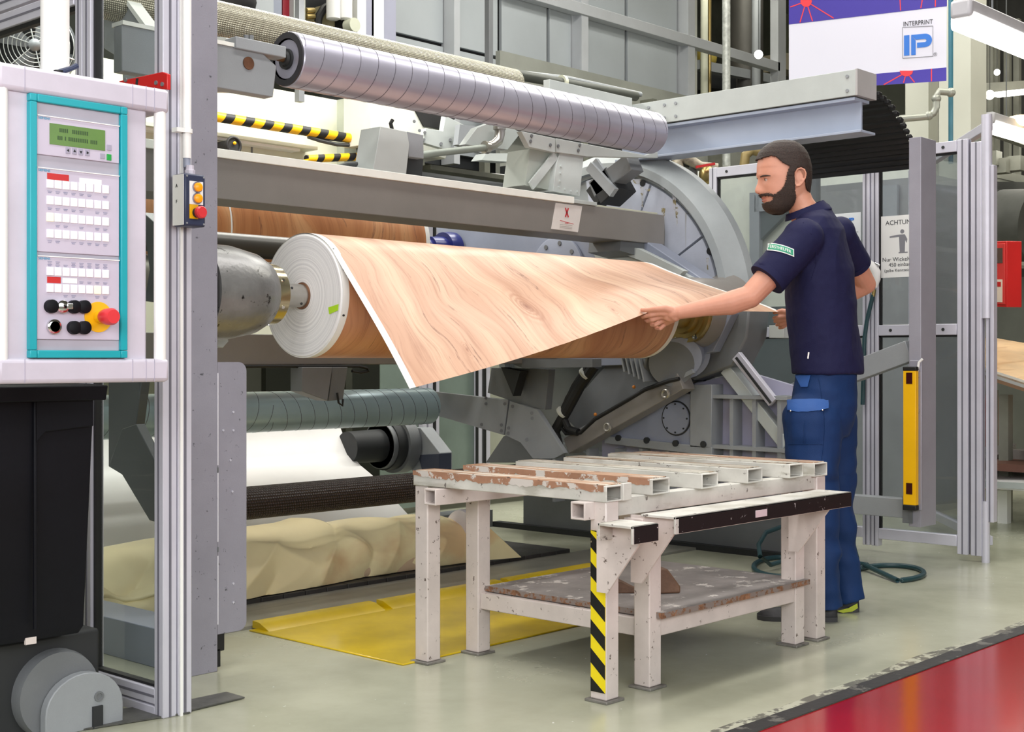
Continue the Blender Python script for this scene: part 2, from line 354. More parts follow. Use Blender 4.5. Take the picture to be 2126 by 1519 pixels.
# wooden wedges on the bench shelf
m_wedge = M('old_wood', '#6b4e3c', .6, 0, .25, 14, .5, 90)
def wedge(c, L, h, t, a, label):
    d = V((math.cos(a), math.sin(a), 0)); n_ = V((-d.y, d.x, 0)); c = V(c)
    pts = [c-d*L/2, c+d*L/2, c+d*L*.5+Z*h*.25, c+d*L*.18+Z*h*.95, c+d*L*.02+Z*h, c-d*L*.42+Z*h*.32, c-d*L*.5+Z*h*.12]
    o = MB().prism(pts, n_*t).build('wooden_wedge', m_wedge, loc=c, bev=.006); tag(o, label, 'wedge', 'wooden wedges on the bench shelf')
wedge((3.60, 2.66, .232), .14, .085, .07, 2.55+3.14159, 'larger brown wooden wedge on the bench shelf behind the second leg')
wedge((3.56, 2.80, .232), .12, .04, .05, 2.4, 'low brown wooden wedge on the shelf, behind the larger wedge')
# ================================================================ winding machine
XN, XF = 3.03, 4.99           # near and far end of the rolls along the machine axis
RY, RZ, RR = 3.80, 1.2225, .219
wm = thing('winding_machine', 'grey turret winding machine with big round side disc, cross beams and chucks', 'machine', (4.6, 4.6, 0))
# turret disc at the far side
dc = V((5.62, 4.54, 1.24))
disc = part('turret_disc', MB().lathe(dc, X, [(.05, .02), (.05, .735), (.03, .735), (.03, .75), (0, .753), (0, .795), (.012, .80), (.10, .862), (.16, .862), (.16, .1)], 96), M('disc_grey', '#a3a9ab', .45, 0, .08, 3, .2, 200), wm, bev=0)
m_stain = M('disc_stained', '#b9becb', .42, 0, .10, 3, .2, 200, streak=('#6f6442', (1, 16, 1.3), .64))
def ringsec(a0, a1, r0, r1, t0, t1, n=24):
    pts = [dc+X*t0+(Y*math.cos(a)+Z*math.sin(a))*r for r, aa in ((r0, 1), (r1, -1)) for a in [a0+(a1-a0)*i/n if aa > 0 else a1-(a1-a0)*i/n for i in range(n+1)]]
    return MB().prism(pts, X*(t1-t0))
for a0, a1 in ((2.62, 3.25), (2.02, 2.60), (1.40, 2.00), (3.27, 3.9), (3.92, 4.5)):
    s_ = part('disc_panel', ringsec(a0, a1, .22, .725, .02, .045), m_stain, disc)

for u, v in ((1334, 380), (1473, 521)):
    c = P(u, v, x=5.638); part('lifting_hole', MB().cyl(c, c+X*.004, .018, n=20), m_black, disc)
m_rust = M('rust_streak', '#8f8460', .6, 0, .3, 30, chip='#b4b6bd', chips=.47, cs=26)
for (u, v, w_, h_) in ((1322, 372, 20, 10), (1333, 388, 7, 44), (1345, 392, 13, 5), (1376, 368, 11, 26), (1400, 388, 10, 50), (1405, 430, 6, 40), (1377, 432, 9, 18), (1469, 535, 5, 26)):
    part('rust_stain', MB().prism([P(u-w_/2, v, x=5.639), P(u+w_/2, v-1, x=5.639), P(u+w_*.25, v+h_, x=5.639), P(u-w_*.2, v+h_*.9, x=5.639)], (.0008, 0, 0)), m_rust, disc, 'rusty stain')
# main cross beam above the roll
bm = part('cross_beam', MB().box(2.3, 5.58, 4.10, 4.30, 1.577, 1.727), m_gwarm, wm, bev=.003)
part('beam_ledge', MB().box(2.3, 4.86, 4.088, 4.16, 1.724, 1.756), M('ledge_white', '#f6f8f0', .35), bm, 'white ledge along the top of the beam', bev=.002)
part('beam_ledge', MB().box(4.98, 5.55, 4.12, 4.2, 1.727, 1.738), M('ledge_cream', '#c3c2ae', .4), bm, 'narrow cream ledge', bev=.002)
part('end_block', MB().prism([P(u, v, y=4.12) for u, v in ((1290, 488), (1372, 497), (1377, 520), (1370, 545), (1287, 520))], (0, .2, 0)), m_grey2, bm)
# sign with a red X
sg = thing('warning_sign', 'small white sign with a red X stuck on the cross beam', 'sign', P(1176, 450, y=4.095))
part('plate', MB().prism([P(u, v, y=4.099) for u, v in ((1153, 421), (1208, 428), (1199, 482), (1144, 475))], (0, -.003, 0)), M('sign_white', '#e6e0dc', .4), sg)
xc = P(1177, 441, y=4.094)
for s_ in (-1, 1): part('red_stroke', MB().beam(xc+V((-.011*s_, 0, -.021)), xc+V((.011*s_, 0, .021)), .007, .0012, (0, 1, 0)), M('sign_red', '#c22a35', .5, 0, 0), sg)
rl = MB(); 
for k in range(26): rl.box(xc.x-.048+k*.0037, xc.x-.048+k*.0037+.0026, 4.0935, 4.0945, xc.z-.039-.0004*k, xc.z-.0415-.0004*k)
for k in range(7): rl.box(xc.x-.014+k*.0037, xc.x-.014+k*.0037+.0026, 4.0935, 4.0945, xc.z-.048, xc.z-.0505)
o = rl.build('red_print', MATS['sign_red'], sg); o['kind'] = 'stuff'
rl = MB()
for k in range(3):
    for j in range(16): rl.box(xc.x-.05+j*.0056, xc.x-.05+j*.0056+.004, 4.0935, 4.0945, xc.z-.058-.007*k, xc.z-.0595-.007*k)
o = rl.build('grey_print', M('print_grey', '#a29a92', .6, 0, 0), sg); o['kind'] = 'stuff'
# sensor hood and gusset bracket on the beam
hd = part('sensor_hood', MB().prism([P(u, v, y=4.09) for u, v in ((790, 262), (845, 273), (850, 300), (842, 375), (775, 352))], (0, .12, 0)), m_pale, wm, bev=.002)
part('hood_side', MB().prism([P(u, v, y=4.10) for u, v in ((846, 273), (879, 280), (880, 329), (849, 325))], (0, .12, 0)), m_grey, hd, bev=.002)
part('hood_side', MB().prism([P(u, v, y=4.14) for u, v in ((846, 326), (879, 330), (875, 378), (842, 374))], (0, .08, 0)), m_dark, hd)
part('cable_gland', MB().tube([P(814, 268, y=4.15), P(811, 256, y=4.15), P(815, 249, y=4.15)], .008, 8), m_black, hd)
br = part('gusset_bracket', MB().prism([P(u, v, y=4.13) for u, v in ((1164, 314), (1212, 324), (1204, 407), (1148, 397), (1155, 340))], (0, .16, 0)), m_pale, wm, bev=.002)
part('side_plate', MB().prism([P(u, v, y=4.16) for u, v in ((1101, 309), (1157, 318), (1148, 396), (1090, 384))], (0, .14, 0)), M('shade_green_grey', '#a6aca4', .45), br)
part('rib', MB().beam(P(1102, 386, y=4.14), P(1153, 322, y=4.14), .04, .010, (0, 1, 0)), m_pale, br)
part('base_foot', MB().box(4.72, 5.03, 4.09, 4.3, 1.727, 1.745), m_pale, br, bev=.002)
for u, v in ((1160, 388), (1172, 393), (1185, 397), (1198, 398), (1162, 376), (1163, 360), (1164, 345)):
    part('bolt', MB().cyl(P(u, v, y=4.13), P(u, v, y=4.13)-Y*.008, .006, n=8), m_pale, br)
# upper carrier plates behind the spiral roller
up = part('roller_carrier', MB().prism([P(u, v, y=4.12) for u, v in ((1082, 272), (1153, 287), (1153, 317), (1099, 305))], (0, .03, 0)), m_pale, wm, bev=.002)
up2 = part('roller_carrier', MB().prism([P(u, v, y=4.12) for u, v in ((1155, 287), (1340, 322), (1366, 315), (1366, 328), (1219, 325), (1156, 316))], (0, .03, 0)), m_pale, wm, bev=.002)
part('carrier_arm', MB().prism([P(u, v, y=4.35) for u, v in ((1030, 250), (1082, 275), (1054, 311), (965, 300), (990, 265))], (0, .04, 0)), m_pale, wm, bev=.002)
for u, v in ((1103, 282), (1101, 293), (1142, 301), (1158, 303), (1203, 301), (1200, 312)):
    part('bolt', MB().cyl(P(u, v, y=4.12), P(u, v, y=4.12)-Y*.005, .008, n=8), m_grey2, up)
el = part('pipe_elbow', MB().tube([P(1038, 262, y=4.3), P(1038, 278, y=4.3), P(1034, 292, y=4.3), P(1022, 302, y=4.3), P(1008, 306, y=4.3)], .024, 14), m_steel, wm)
part('pipe_run', MB().tube([P(1012, 306, y=4.3), P(900, 318, y=4.3), P(820, 330, y=4.3)], .016, 12), M('galv', '#8c938b', .45, .4), el)
for q in ((1038, 264), (1010, 306)): part('pipe_collar', MB().cyl(P(q[0]-1, q[1], y=4.3)-Z*.012*(q[0] == 1038)-X*.012*(q[0] != 1038), P(q[0]-1, q[1], y=4.3)+Z*.012*(q[0] == 1038)+X*.012*(q[0] != 1038), .029, n=16), m_steel, el)
# clutter of the slewing actuator in front of the disc top
ac = part('slew_actuator', MB().beam(P(1240, 395, x=5.42), P(1318, 338, x=5.42), .10, .09), m_grey2, wm, bev=.004)
part('actuator_fin', MB().beam(P(1225, 345, x=5.36), P(1275, 400, x=5.36), .03, .05), m_grey, ac)
part('actuator_fin', MB().beam(P(1236, 333, x=5.38), P(1262, 372, x=5.38), .02, .03), m_grey, ac)
part('actuator_body', MB().beam(P(1255, 405, x=5.45), P(1290, 372, x=5.45), .16, .14), m_dark, ac, bev=.006)
part('valve_block', MB().beam(P(1262, 412, x=5.5), P(1240, 380, x=5.5), .08, .12), m_dark, ac, bev=.006)
# far arm with chuck
arm = part('turret_arm', MB().prism([P(u, v, x=5.44) for u, v in ((900, 455), (1120, 478), (1150, 470), (1260, 482), (1340, 500), (1505, 610), (1520, 650), (1480, 730), (1380, 755), (1100, 765), (1000, 700), (930, 560))], (.12, 0, 0)), m_blu, wm, bev=.004)
bc = P(1160, 560, x=5.43)
part('bearing_cover', MB().lathe(bc-X*.02, X, [(0, .02), (0, .165), (.004, .175), (.02, .175)], 48), m_blu, arm)
for a in (1.05, 1.75, 2.45, .35, 2.9, 0):
    c = bc-X*.021+(Y*math.cos(a)+Z*math.sin(a))*.14; part('bolt', MB().cyl(c, c-X*.004, .012, n=12), m_grey2, arm)
part('arm_cover', MB().prism([P(u, v, x=5.40) for u, v in ((1222, 505), (1330, 520), (1480, 600), (1500, 640), (1440, 650), (1360, 610), (1240, 545))], (.04, 0, 0)), m_pale, arm, bev=.003)
pl_ = part('light_edge', MB().prism([P(u, v, x=5.36) for u, v in ((1220, 503), (1325, 515), (1420, 562), (1410, 572), (1300, 530))], (.04, 0, 0)), m_pale, arm, bev=.002)
part('end_cap', MB().box(5.60, 5.78, 3.42, 3.50, 1.10, 1.16), m_pale, wm, bev=.002)
ch = part('far_chuck', MB().lathe((5.30, RY, RZ), X, [(.05, .10), (.05, .155), (.09, .17), (.30, .17), (.36, .20)], 48), m_gwarm, wm)
part('chuck_ring', MB().lathe((5.265, RY, RZ), X, [(-.27, .04), (-.10, .04), (-.10, .075), (.02, .08), (.02, .10), (.05, .105), (.05, .125), (.062, .125), (.062, .145), (.085, .15), (.09, .15)], 48), m_brass, ch, 'brass-coloured chuck ring')
for a in (4.2, 5.0, 2.9):
    c = V((5.326, RY, RZ))+(Y*math.cos(a)+Z*math.sin(a))*.135; part('bolt', MB().lathe(c, -X, [(0, .013), (.006, .013), (.006, .007), (.002, .006)], 14), m_chrome, ch)
part('chuck_housing', MB().prism([P(u, v, x=5.5) for u, v in ((1440, 600), (1556, 640), (1550, 700), (1520, 760), (1440, 790), (1390, 760))], (.18, 0, 0)), m_grey2, wm, bev=.01)
# drive motor under the far chuck
mc = P(1424, 736, x=5.40)
mo = part('drive_motor', MB().lathe(mc-X*.02, X+Y*.55+Z*.25, [(-.06, .03), (-.06, .095), (.03, .10), (.03, .125), (.055, .125), (.055, .07)], 40), m_blu, wm)
part('motor_flange', MB().lathe(mc-V((.09, -.02, .045)), X+Y*.55+Z*.25, [(0, .03), (0, .11), (.03, .11), (.03, .05)], 40), m_grey2, mo)
part('gear_head', MB().beam(mc+V((-.08, .12, -.03)), mc+V((-.02, .30, .05)), .12, .12), m_grey2, mo, bev=.008)
for k in range(5): part('cooling_fin', MB().beam(mc+V((-.1, .14+.03*k, -.13+.012*k)), mc+V((-.1, .17+.03*k, -.02+.012*k)), .10, .008), m_grey, mo)
# diagonal actuator below
da = part('swing_cylinder', MB().beam(P(1188, 925, x=5.38), P(1425, 790, x=5.38), .10, .085), m_gwarm, wm, bev=.004)
hs = part('cylinder_housing', MB().prism([P(u, v, x=5.46) for u, v in ((1168, 862), (1262, 752), (1395, 745), (1420, 790), (1212, 905))], (.14, 0, 0)), m_grey2, da, bev=.004)
part('rail', MB().beam(P(1182, 905, x=5.36), P(1440, 770, x=5.36), .02, .02), m_grey, da)
for u, v in ((1261, 887), (1382, 817)):
    c = P(u, v, x=5.30); part('eye_bolt', MB().tube([c+(Y*math.cos(a)+Z*math.sin(a))*.018 for a in [i*.3927 for i in range(17)]], .007, 8), m_steel, da)
    part('eye_stem', MB().cyl(c+V((.02, 0, 0)), c+V((.08, 0, 0)), .01, n=10), m_steel, da)
for path, r in (([(1215, 762), (1190, 800), (1166, 850), (1160, 880), (1175, 900), (1205, 898), (1235, 870), (1300, 832), (1340, 808), (1390, 790), (1410, 786)], .010),
                ([(1235, 758), (1205, 800), (1178, 850), (1152, 895), (1160, 930)], .028), ([(1222, 760), (1180, 828), (1168, 862), (1180, 890), (1200, 897)], .02)):
    part('hose', MB().tube([P(u, v, x=5.30) for u, v in path], r, 10), m_black, da)
for u, v in ((1213, 778), (1166, 858)): part('cable_tie', MB().cyl(P(u, v-1, x=5.29), P(u+3, v-4, x=5.29), .034, n=16), M('tie_white', '#c9cbc2', .5, 0, 0), da)
part('orange_cap', MB().ball(P(1236, 860, x=5.35), .009, 8, 6), M('orange_cap', '#c77a2c', .5, 0, 0), da)
part('orange_cap', MB().ball(P(1316, 803, x=5.35), .009, 8, 6), MATS['orange_cap'], da)
# lower cross beam with cable and sensor box
lb = part('cross_beam', MB().box(2.6, 5.5, 4.70, 4.9, .975, 1.105), m_gwarm, wm, bev=.003)
part('cable_run', MB().tube([V((2.6, 4.69, .968)), V((3.6, 4.69, .969)), V((4.06, 4.69, .967)), V((4.1, 4.68, .958)), V((4.11, 4.68, .945)), V((4.07, 4.69, .938)), V((4.02, 4.69, .946))], .007, 8), m_black, lb)
part('sensor_box', MB().prism([P(u, v, y=4.66) for u, v in ((627, 762), (690, 762), (680, 832), (627, 812))], (0, .08, 0)), M('hood_grey', '#7a7c80', .45), lb, bev=.002)
part('sensor_box_side', MB().prism([P(u, v, y=4.67) for u, v in ((691, 762), (722, 762), (712, 829), (682, 832))], (0, .08, 0)), m_grey2, lb, bev=.002)
part('cable_loop', MB().tube([P(700, 815, y=4.66), P(703, 836, y=4.66), P(711, 842, y=4.66), P(712, 828, y=4.66)], .005, 8), m_black, lb)
# lower arm plates (far side) carrying the spiral roller
la = part('arm_plate', MB().prism([P(u, v, x=5.22) for u, v in ((895, 812), (1055, 830), (1046, 903), (905, 862))], (.03, 0, 0)), m_grey, wm, bev=.002)
la2 = part('arm_plate', MB().prism([P(u, v, x=5.22) for u, v in ((1058, 832), (1115, 850), (1172, 940), (1150, 952), (1106, 952), (1080, 918), (1048, 903))], (.03, 0, 0)), m_grey, wm, bev=.002)
for u, v in ((1009, 826), (1009, 838), (1048, 838), (1064, 843), (1104, 857), (1105, 868), (1041, 882), (1041, 894), (1056, 888), (1055, 899), (1094, 912), (1000, 881)):
    part('bolt', MB().cyl(P(u, v, x=5.22), P(u, v, x=5.215), .009, n=8), m_grey2, la)
part('arm_bracket', MB().prism([P(u, v, x=5.24) for u, v in ((1020, 763), (1140, 766), (1132, 850), (1100, 845), (1012, 815))], (.05, 0, 0)), m_grey2, wm, bev=.002)
part('arm_bracket_rib', MB().prism([P(u, v, x=5.16) for u, v in ((1040, 762), (1080, 770), (1065, 822))], (.06, 0, 0)), m_dark, wm)
part('beam_underplate', MB().prism([P(u, v, x=5.17) for u, v in ((1040, 745), (1230, 745), (1230, 762), (1085, 764))], (.07, 0, 0)), m_grey2, wm)
part('arm_foot', MB().prism([P(u, v, x=5.5) for u, v in ((1008, 960), (1045, 905), (1060, 900), (1130, 960))], (.1, 0, 0)), m_grey2, wm, bev=.003)
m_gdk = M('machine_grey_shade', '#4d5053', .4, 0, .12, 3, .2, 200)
# near side arm plates seen through the guard door
na = part('arm_plate', MB().prism([P(u, v, x=2.86) for u, v in ((215, -20), (250, -20), (306, 62), (470, 82), (470, 190), (255, 186), (253, 132), (243, 118), (215, 100))], (.04, 0, 0)), m_grey, wm, bev=.003)
part('arm_edge', MB().prism([P(u, v, x=2.85) for u, v in ((248, -10), (256, -10), (308, 60), (470, 78), (470, 86), (303, 68))], (.06, 0, 0)), M('edge_white', '#e6e8e4', .4, 0, .03), na)
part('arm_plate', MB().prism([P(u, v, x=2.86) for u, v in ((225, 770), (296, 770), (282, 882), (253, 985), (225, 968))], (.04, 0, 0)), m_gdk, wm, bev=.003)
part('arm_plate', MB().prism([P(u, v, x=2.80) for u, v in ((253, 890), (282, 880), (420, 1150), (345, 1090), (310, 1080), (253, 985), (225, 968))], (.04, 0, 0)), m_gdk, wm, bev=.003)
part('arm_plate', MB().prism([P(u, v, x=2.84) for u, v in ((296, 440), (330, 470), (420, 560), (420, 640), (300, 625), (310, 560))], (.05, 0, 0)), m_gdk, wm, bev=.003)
part('arm_plate', MB().prism([P(u, v, y=4.0) for u, v in ((448, 655), (475, 708), (463, 722), (448, 718))], (0, .05, 0)), m_pale, wm, bev=.002)
# near arm holding the spiral roller
ra = part('roller_arm', MB().prism([V((2.3, 3.78, 1.90)), V((2.885, 3.78, 1.90)), V((2.90, 3.78, 2.01)), V((2.84, 3.78, 2.045)), V((2.3, 3.78, 2.045))], (0, .05, 0)), m_grey, wm, bev=.003)
part('arm_ledge', MB().box(2.3, 2.78, 3.775, 3.84, 2.045, 2.058), MATS['ledge_white'], ra)
rb = part('bearing_clamp', MB().box(2.72, 2.93, 3.765, 3.83, 2.04, 2.08), m_grey, ra, bev=.003)
part('bolt', MB().cyl((2.80, 3.79, 2.08), (2.80, 3.79, 2.10), .009, n=6), m_grey2, rb)
part('bolt', MB().cyl((2.78, 3.79, 2.08), (2.78, 3.79, 2.097), .009, n=6), m_grey2, rb)
part('shaft_hole', MB().cyl((2.78, 3.775, 2.0), (2.78, 3.779, 2.0), .022, n=20), M('rust', '#6a4630', .6, .3, .2, 20), rb)
# near chuck
nc = part('near_chuck', MB().lathe((2.575, RY, RZ), X, [(0, .145), (.0, .160), (.125, .158), (.225, .138), (.27, .115), (.285, .10)], 56), m_cast, wm)
part('chuck_ring', MB().lathe((2.845, RY, RZ), X, [(0, .098), (.005, .106), (.05, .104), (.06, .09), (.06, .05)], 48), M('ring_polished', '#c9c0a2', .18, .9, .06, 10), nc, 'polished chuck ring')
part('shaft', MB().lathe((2.90, RY, RZ), X, [(0, .042), (.16, .041)], 32), m_steel, nc)
for dy, dz, xx in ((-.027, .0315, 2.935), (-.034, .024, 2.955), (-.030, -.0285, 3.0)):
    c = V((xx, RY+dy, RZ+dz)); part('set_screw', MB().ball(c, .005, 8, 6), m_dark, nc)
for a in (3.6, 4.6, 2.7):
    c = V((2.87, RY, RZ))+(Y*math.cos(a)+Z*math.sin(a))*.1035; nn = (Y*math.cos(a)+Z*math.sin(a)); part('ring_screw', MB().cyl(c, c+nn*.004, .006, n=10), m_chrome, nc)
# base frame
bs = part('base_frame', MB().box(5.95, 6.3, 3.5, 5.4, 0, .50), m_grey2, wm, bev=.004)
gp = part('gear_case', MB().prism([P(u, v, x=5.50) for u, v in ((1255, 905), (1330, 850), (1400, 815), (1475, 820), (1472, 928), (1255, 920))], (.1, 0, 0)), m_blu, wm, bev=.003)
gc = P(1402, 868, x=5.49); part('round_cover', MB().lathe(gc, X, [(0, .02), (0, .078), (.004, .08), (.012, .08)], 40), m_blu, gp)
for k in range(8):
    c = gc+(Y*math.cos(k*.785)+Z*math.sin(k*.785))*.07; part('cover_screw', MB().cyl(c, c-X*.003, .005, n=6), m_dark, gp)
part('shade_ring', MB().lathe(gc+X*.006, X, [(0, .081), (0, .087), (.006, .087)], 40), m_dark, gp)
part('gear_case_side', MB().prism([P(u, v, x=5.48) for u, v in ((1433, 798), (1478, 798), (1476, 930), (1432, 928))], (.1, 0, 0)), m_grey, wm, bev=.003)
lw = part('lower_web', MB().prism([P(u, v, x=5.48) for u, v in ((1255, 905), (1478, 928), (1478, 946), (1255, 920))], (.1, 0, 0)), m_grey, wm, bev=.002)
for u, v in ((1283, 909), (1342, 914), (1402, 920), (1460, 922)): part('socket_screw', MB().lathe(P(u, v, x=5.475), X, [(-.004, .009), (-.004, .016), (.01, .016)], 16), m_dark, lw)
# welded pocket frame
pw = part('pocket_wall', MB().prism([P(u, v, x=5.58) for u, v in ((1250, 815), (1430, 800), (1545, 770), (1645, 800), (1645, 1040), (1250, 1040))], (.03, 0, 0)), M('frame_lilac', '#a3a2b8', .4, 0, .06, 3), wm)
for u in (1482, 1528, 1575, 1627): part('frame_rib', MB().beam(P(u, 822-2*(u > 1500), x=5.54), P(u, 1030, x=5.54), .02, .08, (1, 0, 0)), m_grey, wm)
for v0, v1 in ((822, 826), (925, 935), (985, 1000)): part('frame_rib', MB().beam(P(1478, v0, x=5.535), P(1645, v1, x=5.535), .09, .018), m_grey, wm)
for u in (1160, 1230, 1290, 1340, 1395): part('frame_rib', MB().beam(P(u, 930, x=5.55), P(u, 1040, x=5.55), .02, .08, (1, 0, 0)), m_grey, wm)
part('plinth', MB().box(5.90, 5.96, 3.3, 5.6, 0, .03), m_dark, wm)
# diagonal struts
part('strut', MB().beam(P(1512, 765, x=5.55), P(1638, 925, x=5.55), .07, .06), m_pale, wm, bev=.003)
st = part('profile_strut', MB().beam(P(1530, 738, x=5.50), P(1606, 835, x=5.50), .03, .05), m_alu, wm, bev=.002)
part('profile_slot', MB().beam(P(1528, 742, x=5.47), P(1600, 836, x=5.47), .006, .012), m_dark, st)
# blue flange of the rear roll
part('blue_flange', MB().lathe(V((5.34, 5.46, 1.62)), X, [(-.36, .045), (-.10, .045), (-.10, .06), (.0, .065), (.0, .09), (.05, .095), (.08, .095)], 40), M('blue_paint', '#1a2163', .3, 0, .08, 8), wm, 'dark blue chuck flange')
# lower chuck with bracket for the white web
lc = V((5.02, 5.9, .50))
lo_ = part('lower_chuck', MB().lathe(lc, X, [(0, .09), (.24, .095), (.24, .13), (.27, .13), (.27, .145), (.36, .145), (.38, .16), (.42, .16), (.42, .1)], 44), m_dark, wm)
part('chuck_band', MB().lathe(lc+X*.24, X, [(0, .10), (0, .135), (.03, .137), (.03, .10)], 44), m_grey2, lo_)
part('chuck_band', MB().lathe(lc+X*.34, X, [(0, .10), (0, .165), (.08, .168), (.08, .10)], 44), m_grey2, lo_)
part('lower_bracket', MB().prism([P(u, v, x=5.45) for u, v in ((808, 887), (873, 888), (913, 940), (913, 985), (860, 985), (825, 925))], (.1, 0, 0)), m_grey, wm, bev=.003)
part('lower_bracket', MB().prism([P(u, v, x=5.44) for u, v in ((868, 944), (911, 942), (911, 990), (880, 990))], (.1, 0, 0)), M('bracket_navy', '#3c4152', .5, 0, .05), wm)
# left base beam
part('base_beam', MB().box(2.455, 2.62, 3.76, 5.0, 0, .128), m_blu, wm, bev=.003)
part('base_beam', MB().box(2.62, 5.9, 5.6, 5.75, 0, .10), m_grey2, wm)
# ================================================================ rollers
def helix(mb, x0, x1, y, z, R, pitch, starts, rr, sgn, x_lo, x_hi):
    for s_ in range(starts):
        n_t = (x1-x0)/pitch; st_ = int(n_t*36); path = []
        for i in range(st_+1):
            t = i/36; xx = x0+pitch*(t+s_/starts); a = sgn*6.2831853*t
            if x_lo <= xx <= x_hi: path.append(V((xx, y-math.cos(a)*R, z+math.sin(a)*R)))
        if len(path) > 3: mb.tube(path, rr, 5)
def spiral_roller(label, y, z, R, x0, x1, mat, pitch=.17):
    t = thing('guide_roller', label, 'roller', ((x0+x1)/2, y, z), 'spiral-grooved rollers of the winder'); xm = (x0+x1)/2
    part('shell', MB().lathe((x0, y, z), X, [(0, R*.72), (0, R*.97), (.004, R), (x1-x0-.004, R), (x1-x0, R*.97), (x1-x0, R*.72)], 64), mat, t)
    g = MB(); helix(g, x0-pitch, xm+pitch, y, z, R-.0006, pitch, 2, .0019, 1, x0+.006, xm)
    helix(g, x0-pitch, x1+pitch, y, z, R-.0006, pitch, 2, .0019, -1, xm, x1-.006)
    o = part('spiral_groove', g, m_groove, t, 'fine dark helical groove lines'); o['kind'] = 'stuff'
    part('end_rim', MB().lathe((x0-.006, y, z), X, [(0, R*.74), (0, R*.965), (.006, R*.975), (.006, R*.7)], 64, caps=False), M('rim_dark', '#3c3b40', .45, .4), t, 'dark end rim')
    part('end_disc', MB().lathe((x0+.01, y, z), X, [(0, .03), (0, R*.76)], 64), M('brown_disc', '#7d6d50', .5, .3, .15, 12, .3, 60), t)
    b = part('bearing', MB().lathe((x0-.02, y, z), X, [(0, .012), (0, .024), (.01, .028), (.01, .036), (.03, .038)], 32), m_dark, t)
    part('journal', MB().lathe((x0-.13, y, z), X, [(0, .007), (.09, .007), (.09, .013), (.14, .016)], 16), M('rusty_journal', '#8c6a4a', .35, .7, .2, 40), b)
    return t
spiral_roller('large steel spreader roller with spiral grooves at the top of the winder', 3.85, 2.06, .098, 3.0, 5.14, m_roll)
spiral_roller('blue-grey spiral-grooved roller low behind the printed roll', 5.35, .745, .098, 2.9, 5.13, m_rollb)
def mesh_mat(name, a, b_, metal, s=.011, rough=.35):
    m = bpy.data.materials.new(name); m.use_nodes = True; n = N(m); b = n.n['Principled BSDF']
    uv = n.a('ShaderNodeUVMap'); sp = n.a('ShaderNodeSeparateXYZ'); n.k(uv.outputs[0], sp.inputs[0])
    def m2(op, x, y=None):
        k = n.a('ShaderNodeMath', operation=op)
        for i, q in enumerate((x, y)):
            if q is None: continue
            if hasattr(q, 'links'): n.k(q, k.inputs[i])
            else: k.inputs[i].default_value = q
        return k.outputs[0]
    f = 6.2831853/s
    p = m2('SINE', m2('MULTIPLY', m2('ADD', sp.outputs[0], m2('MULTIPLY', sp.outputs[1], .35)), f)); q = m2('SINE', m2('MULTIPLY', sp.outputs[1], f))
    h = m2('MULTIPLY', m2('ADD', p, 1), m2('ADD', q, 1))
    c = n.ramp(h, [(0, lin(b_)), (.55, lin(a))]); n.k(c, b.inputs['Base Color']); b.inputs['Metallic'].default_value = metal; b.inputs['Roughness'].default_value = rough
    bp = n.a('ShaderNodeBump', i_Strength=.8, i_Distance=.004); n.k(h, bp.inputs['Height']); n.k(bp.outputs[0], b.inputs['Normal'])
    return m
def knurled(label, y, z, R, x0, x1, mat, end):
    t = thing('knurled_roller', label, 'roller', ((x0+x1)/2, y, z), 'knurled rollers of the winder'); xm = (x0+x1)/2
    mb = MB(); L = x1-x0
    mb.grid(lambda a, b: (x0+L*a, y+R*math.cos(6.2831853*b), z+R*math.sin(6.2831853*b)), 2, 64, lambda a, b: (abs(L*a-L/2), 6.2831853*R*b))
    part('shell', mb, mat, t); part('core', MB().cyl((x0, y, z), (x1, y, z), R*.97, n=48), end, t)
    part('journal', MB().cyl((x0-.1, y, z), (x1+.12, y, z), .02, n=16), m_grey2, t)
    return t
knurled('pale knurled roller running high behind the large spiral roller', 4.73, 2.40, .085, 2.5, 5.13, mesh_mat('knurl_pale', '#e3dfc6', '#5d564c', .25, .0085), m_cream)
knurled('dark brown mesh-covered roller low in front of the white web', 4.46, .425, .066, 3.0, 5.2, mesh_mat('knurl_dark', '#4a3b36', '#0e0b0b', .1, .012, .5), m_dark)
t_ = tag(MB().lathe((2.5, 4.9, 1.495), X, [(0, .03), (0, .052), (2.9, .052), (2.9, .03)], 40).build('guide_roller', M('dark_rubber_roller', '#3a3833', .35, .2), loc=(3.9, 4.9, 1.495)), 'thin dark smooth roller under the rear wood-print roll', 'roller')
t_ = tag(MB().lathe((2.5, 4.95, 1.34), X, [(0, .03), (0, .095), (2.9, .095), (2.9, .03)], 40).build('guide_roller', M('olive_roller', '#77756a', .35, .4), loc=(3.9, 4.95, 1.34)), 'thicker olive-grey roller directly beneath the thin dark roller', 'roller')
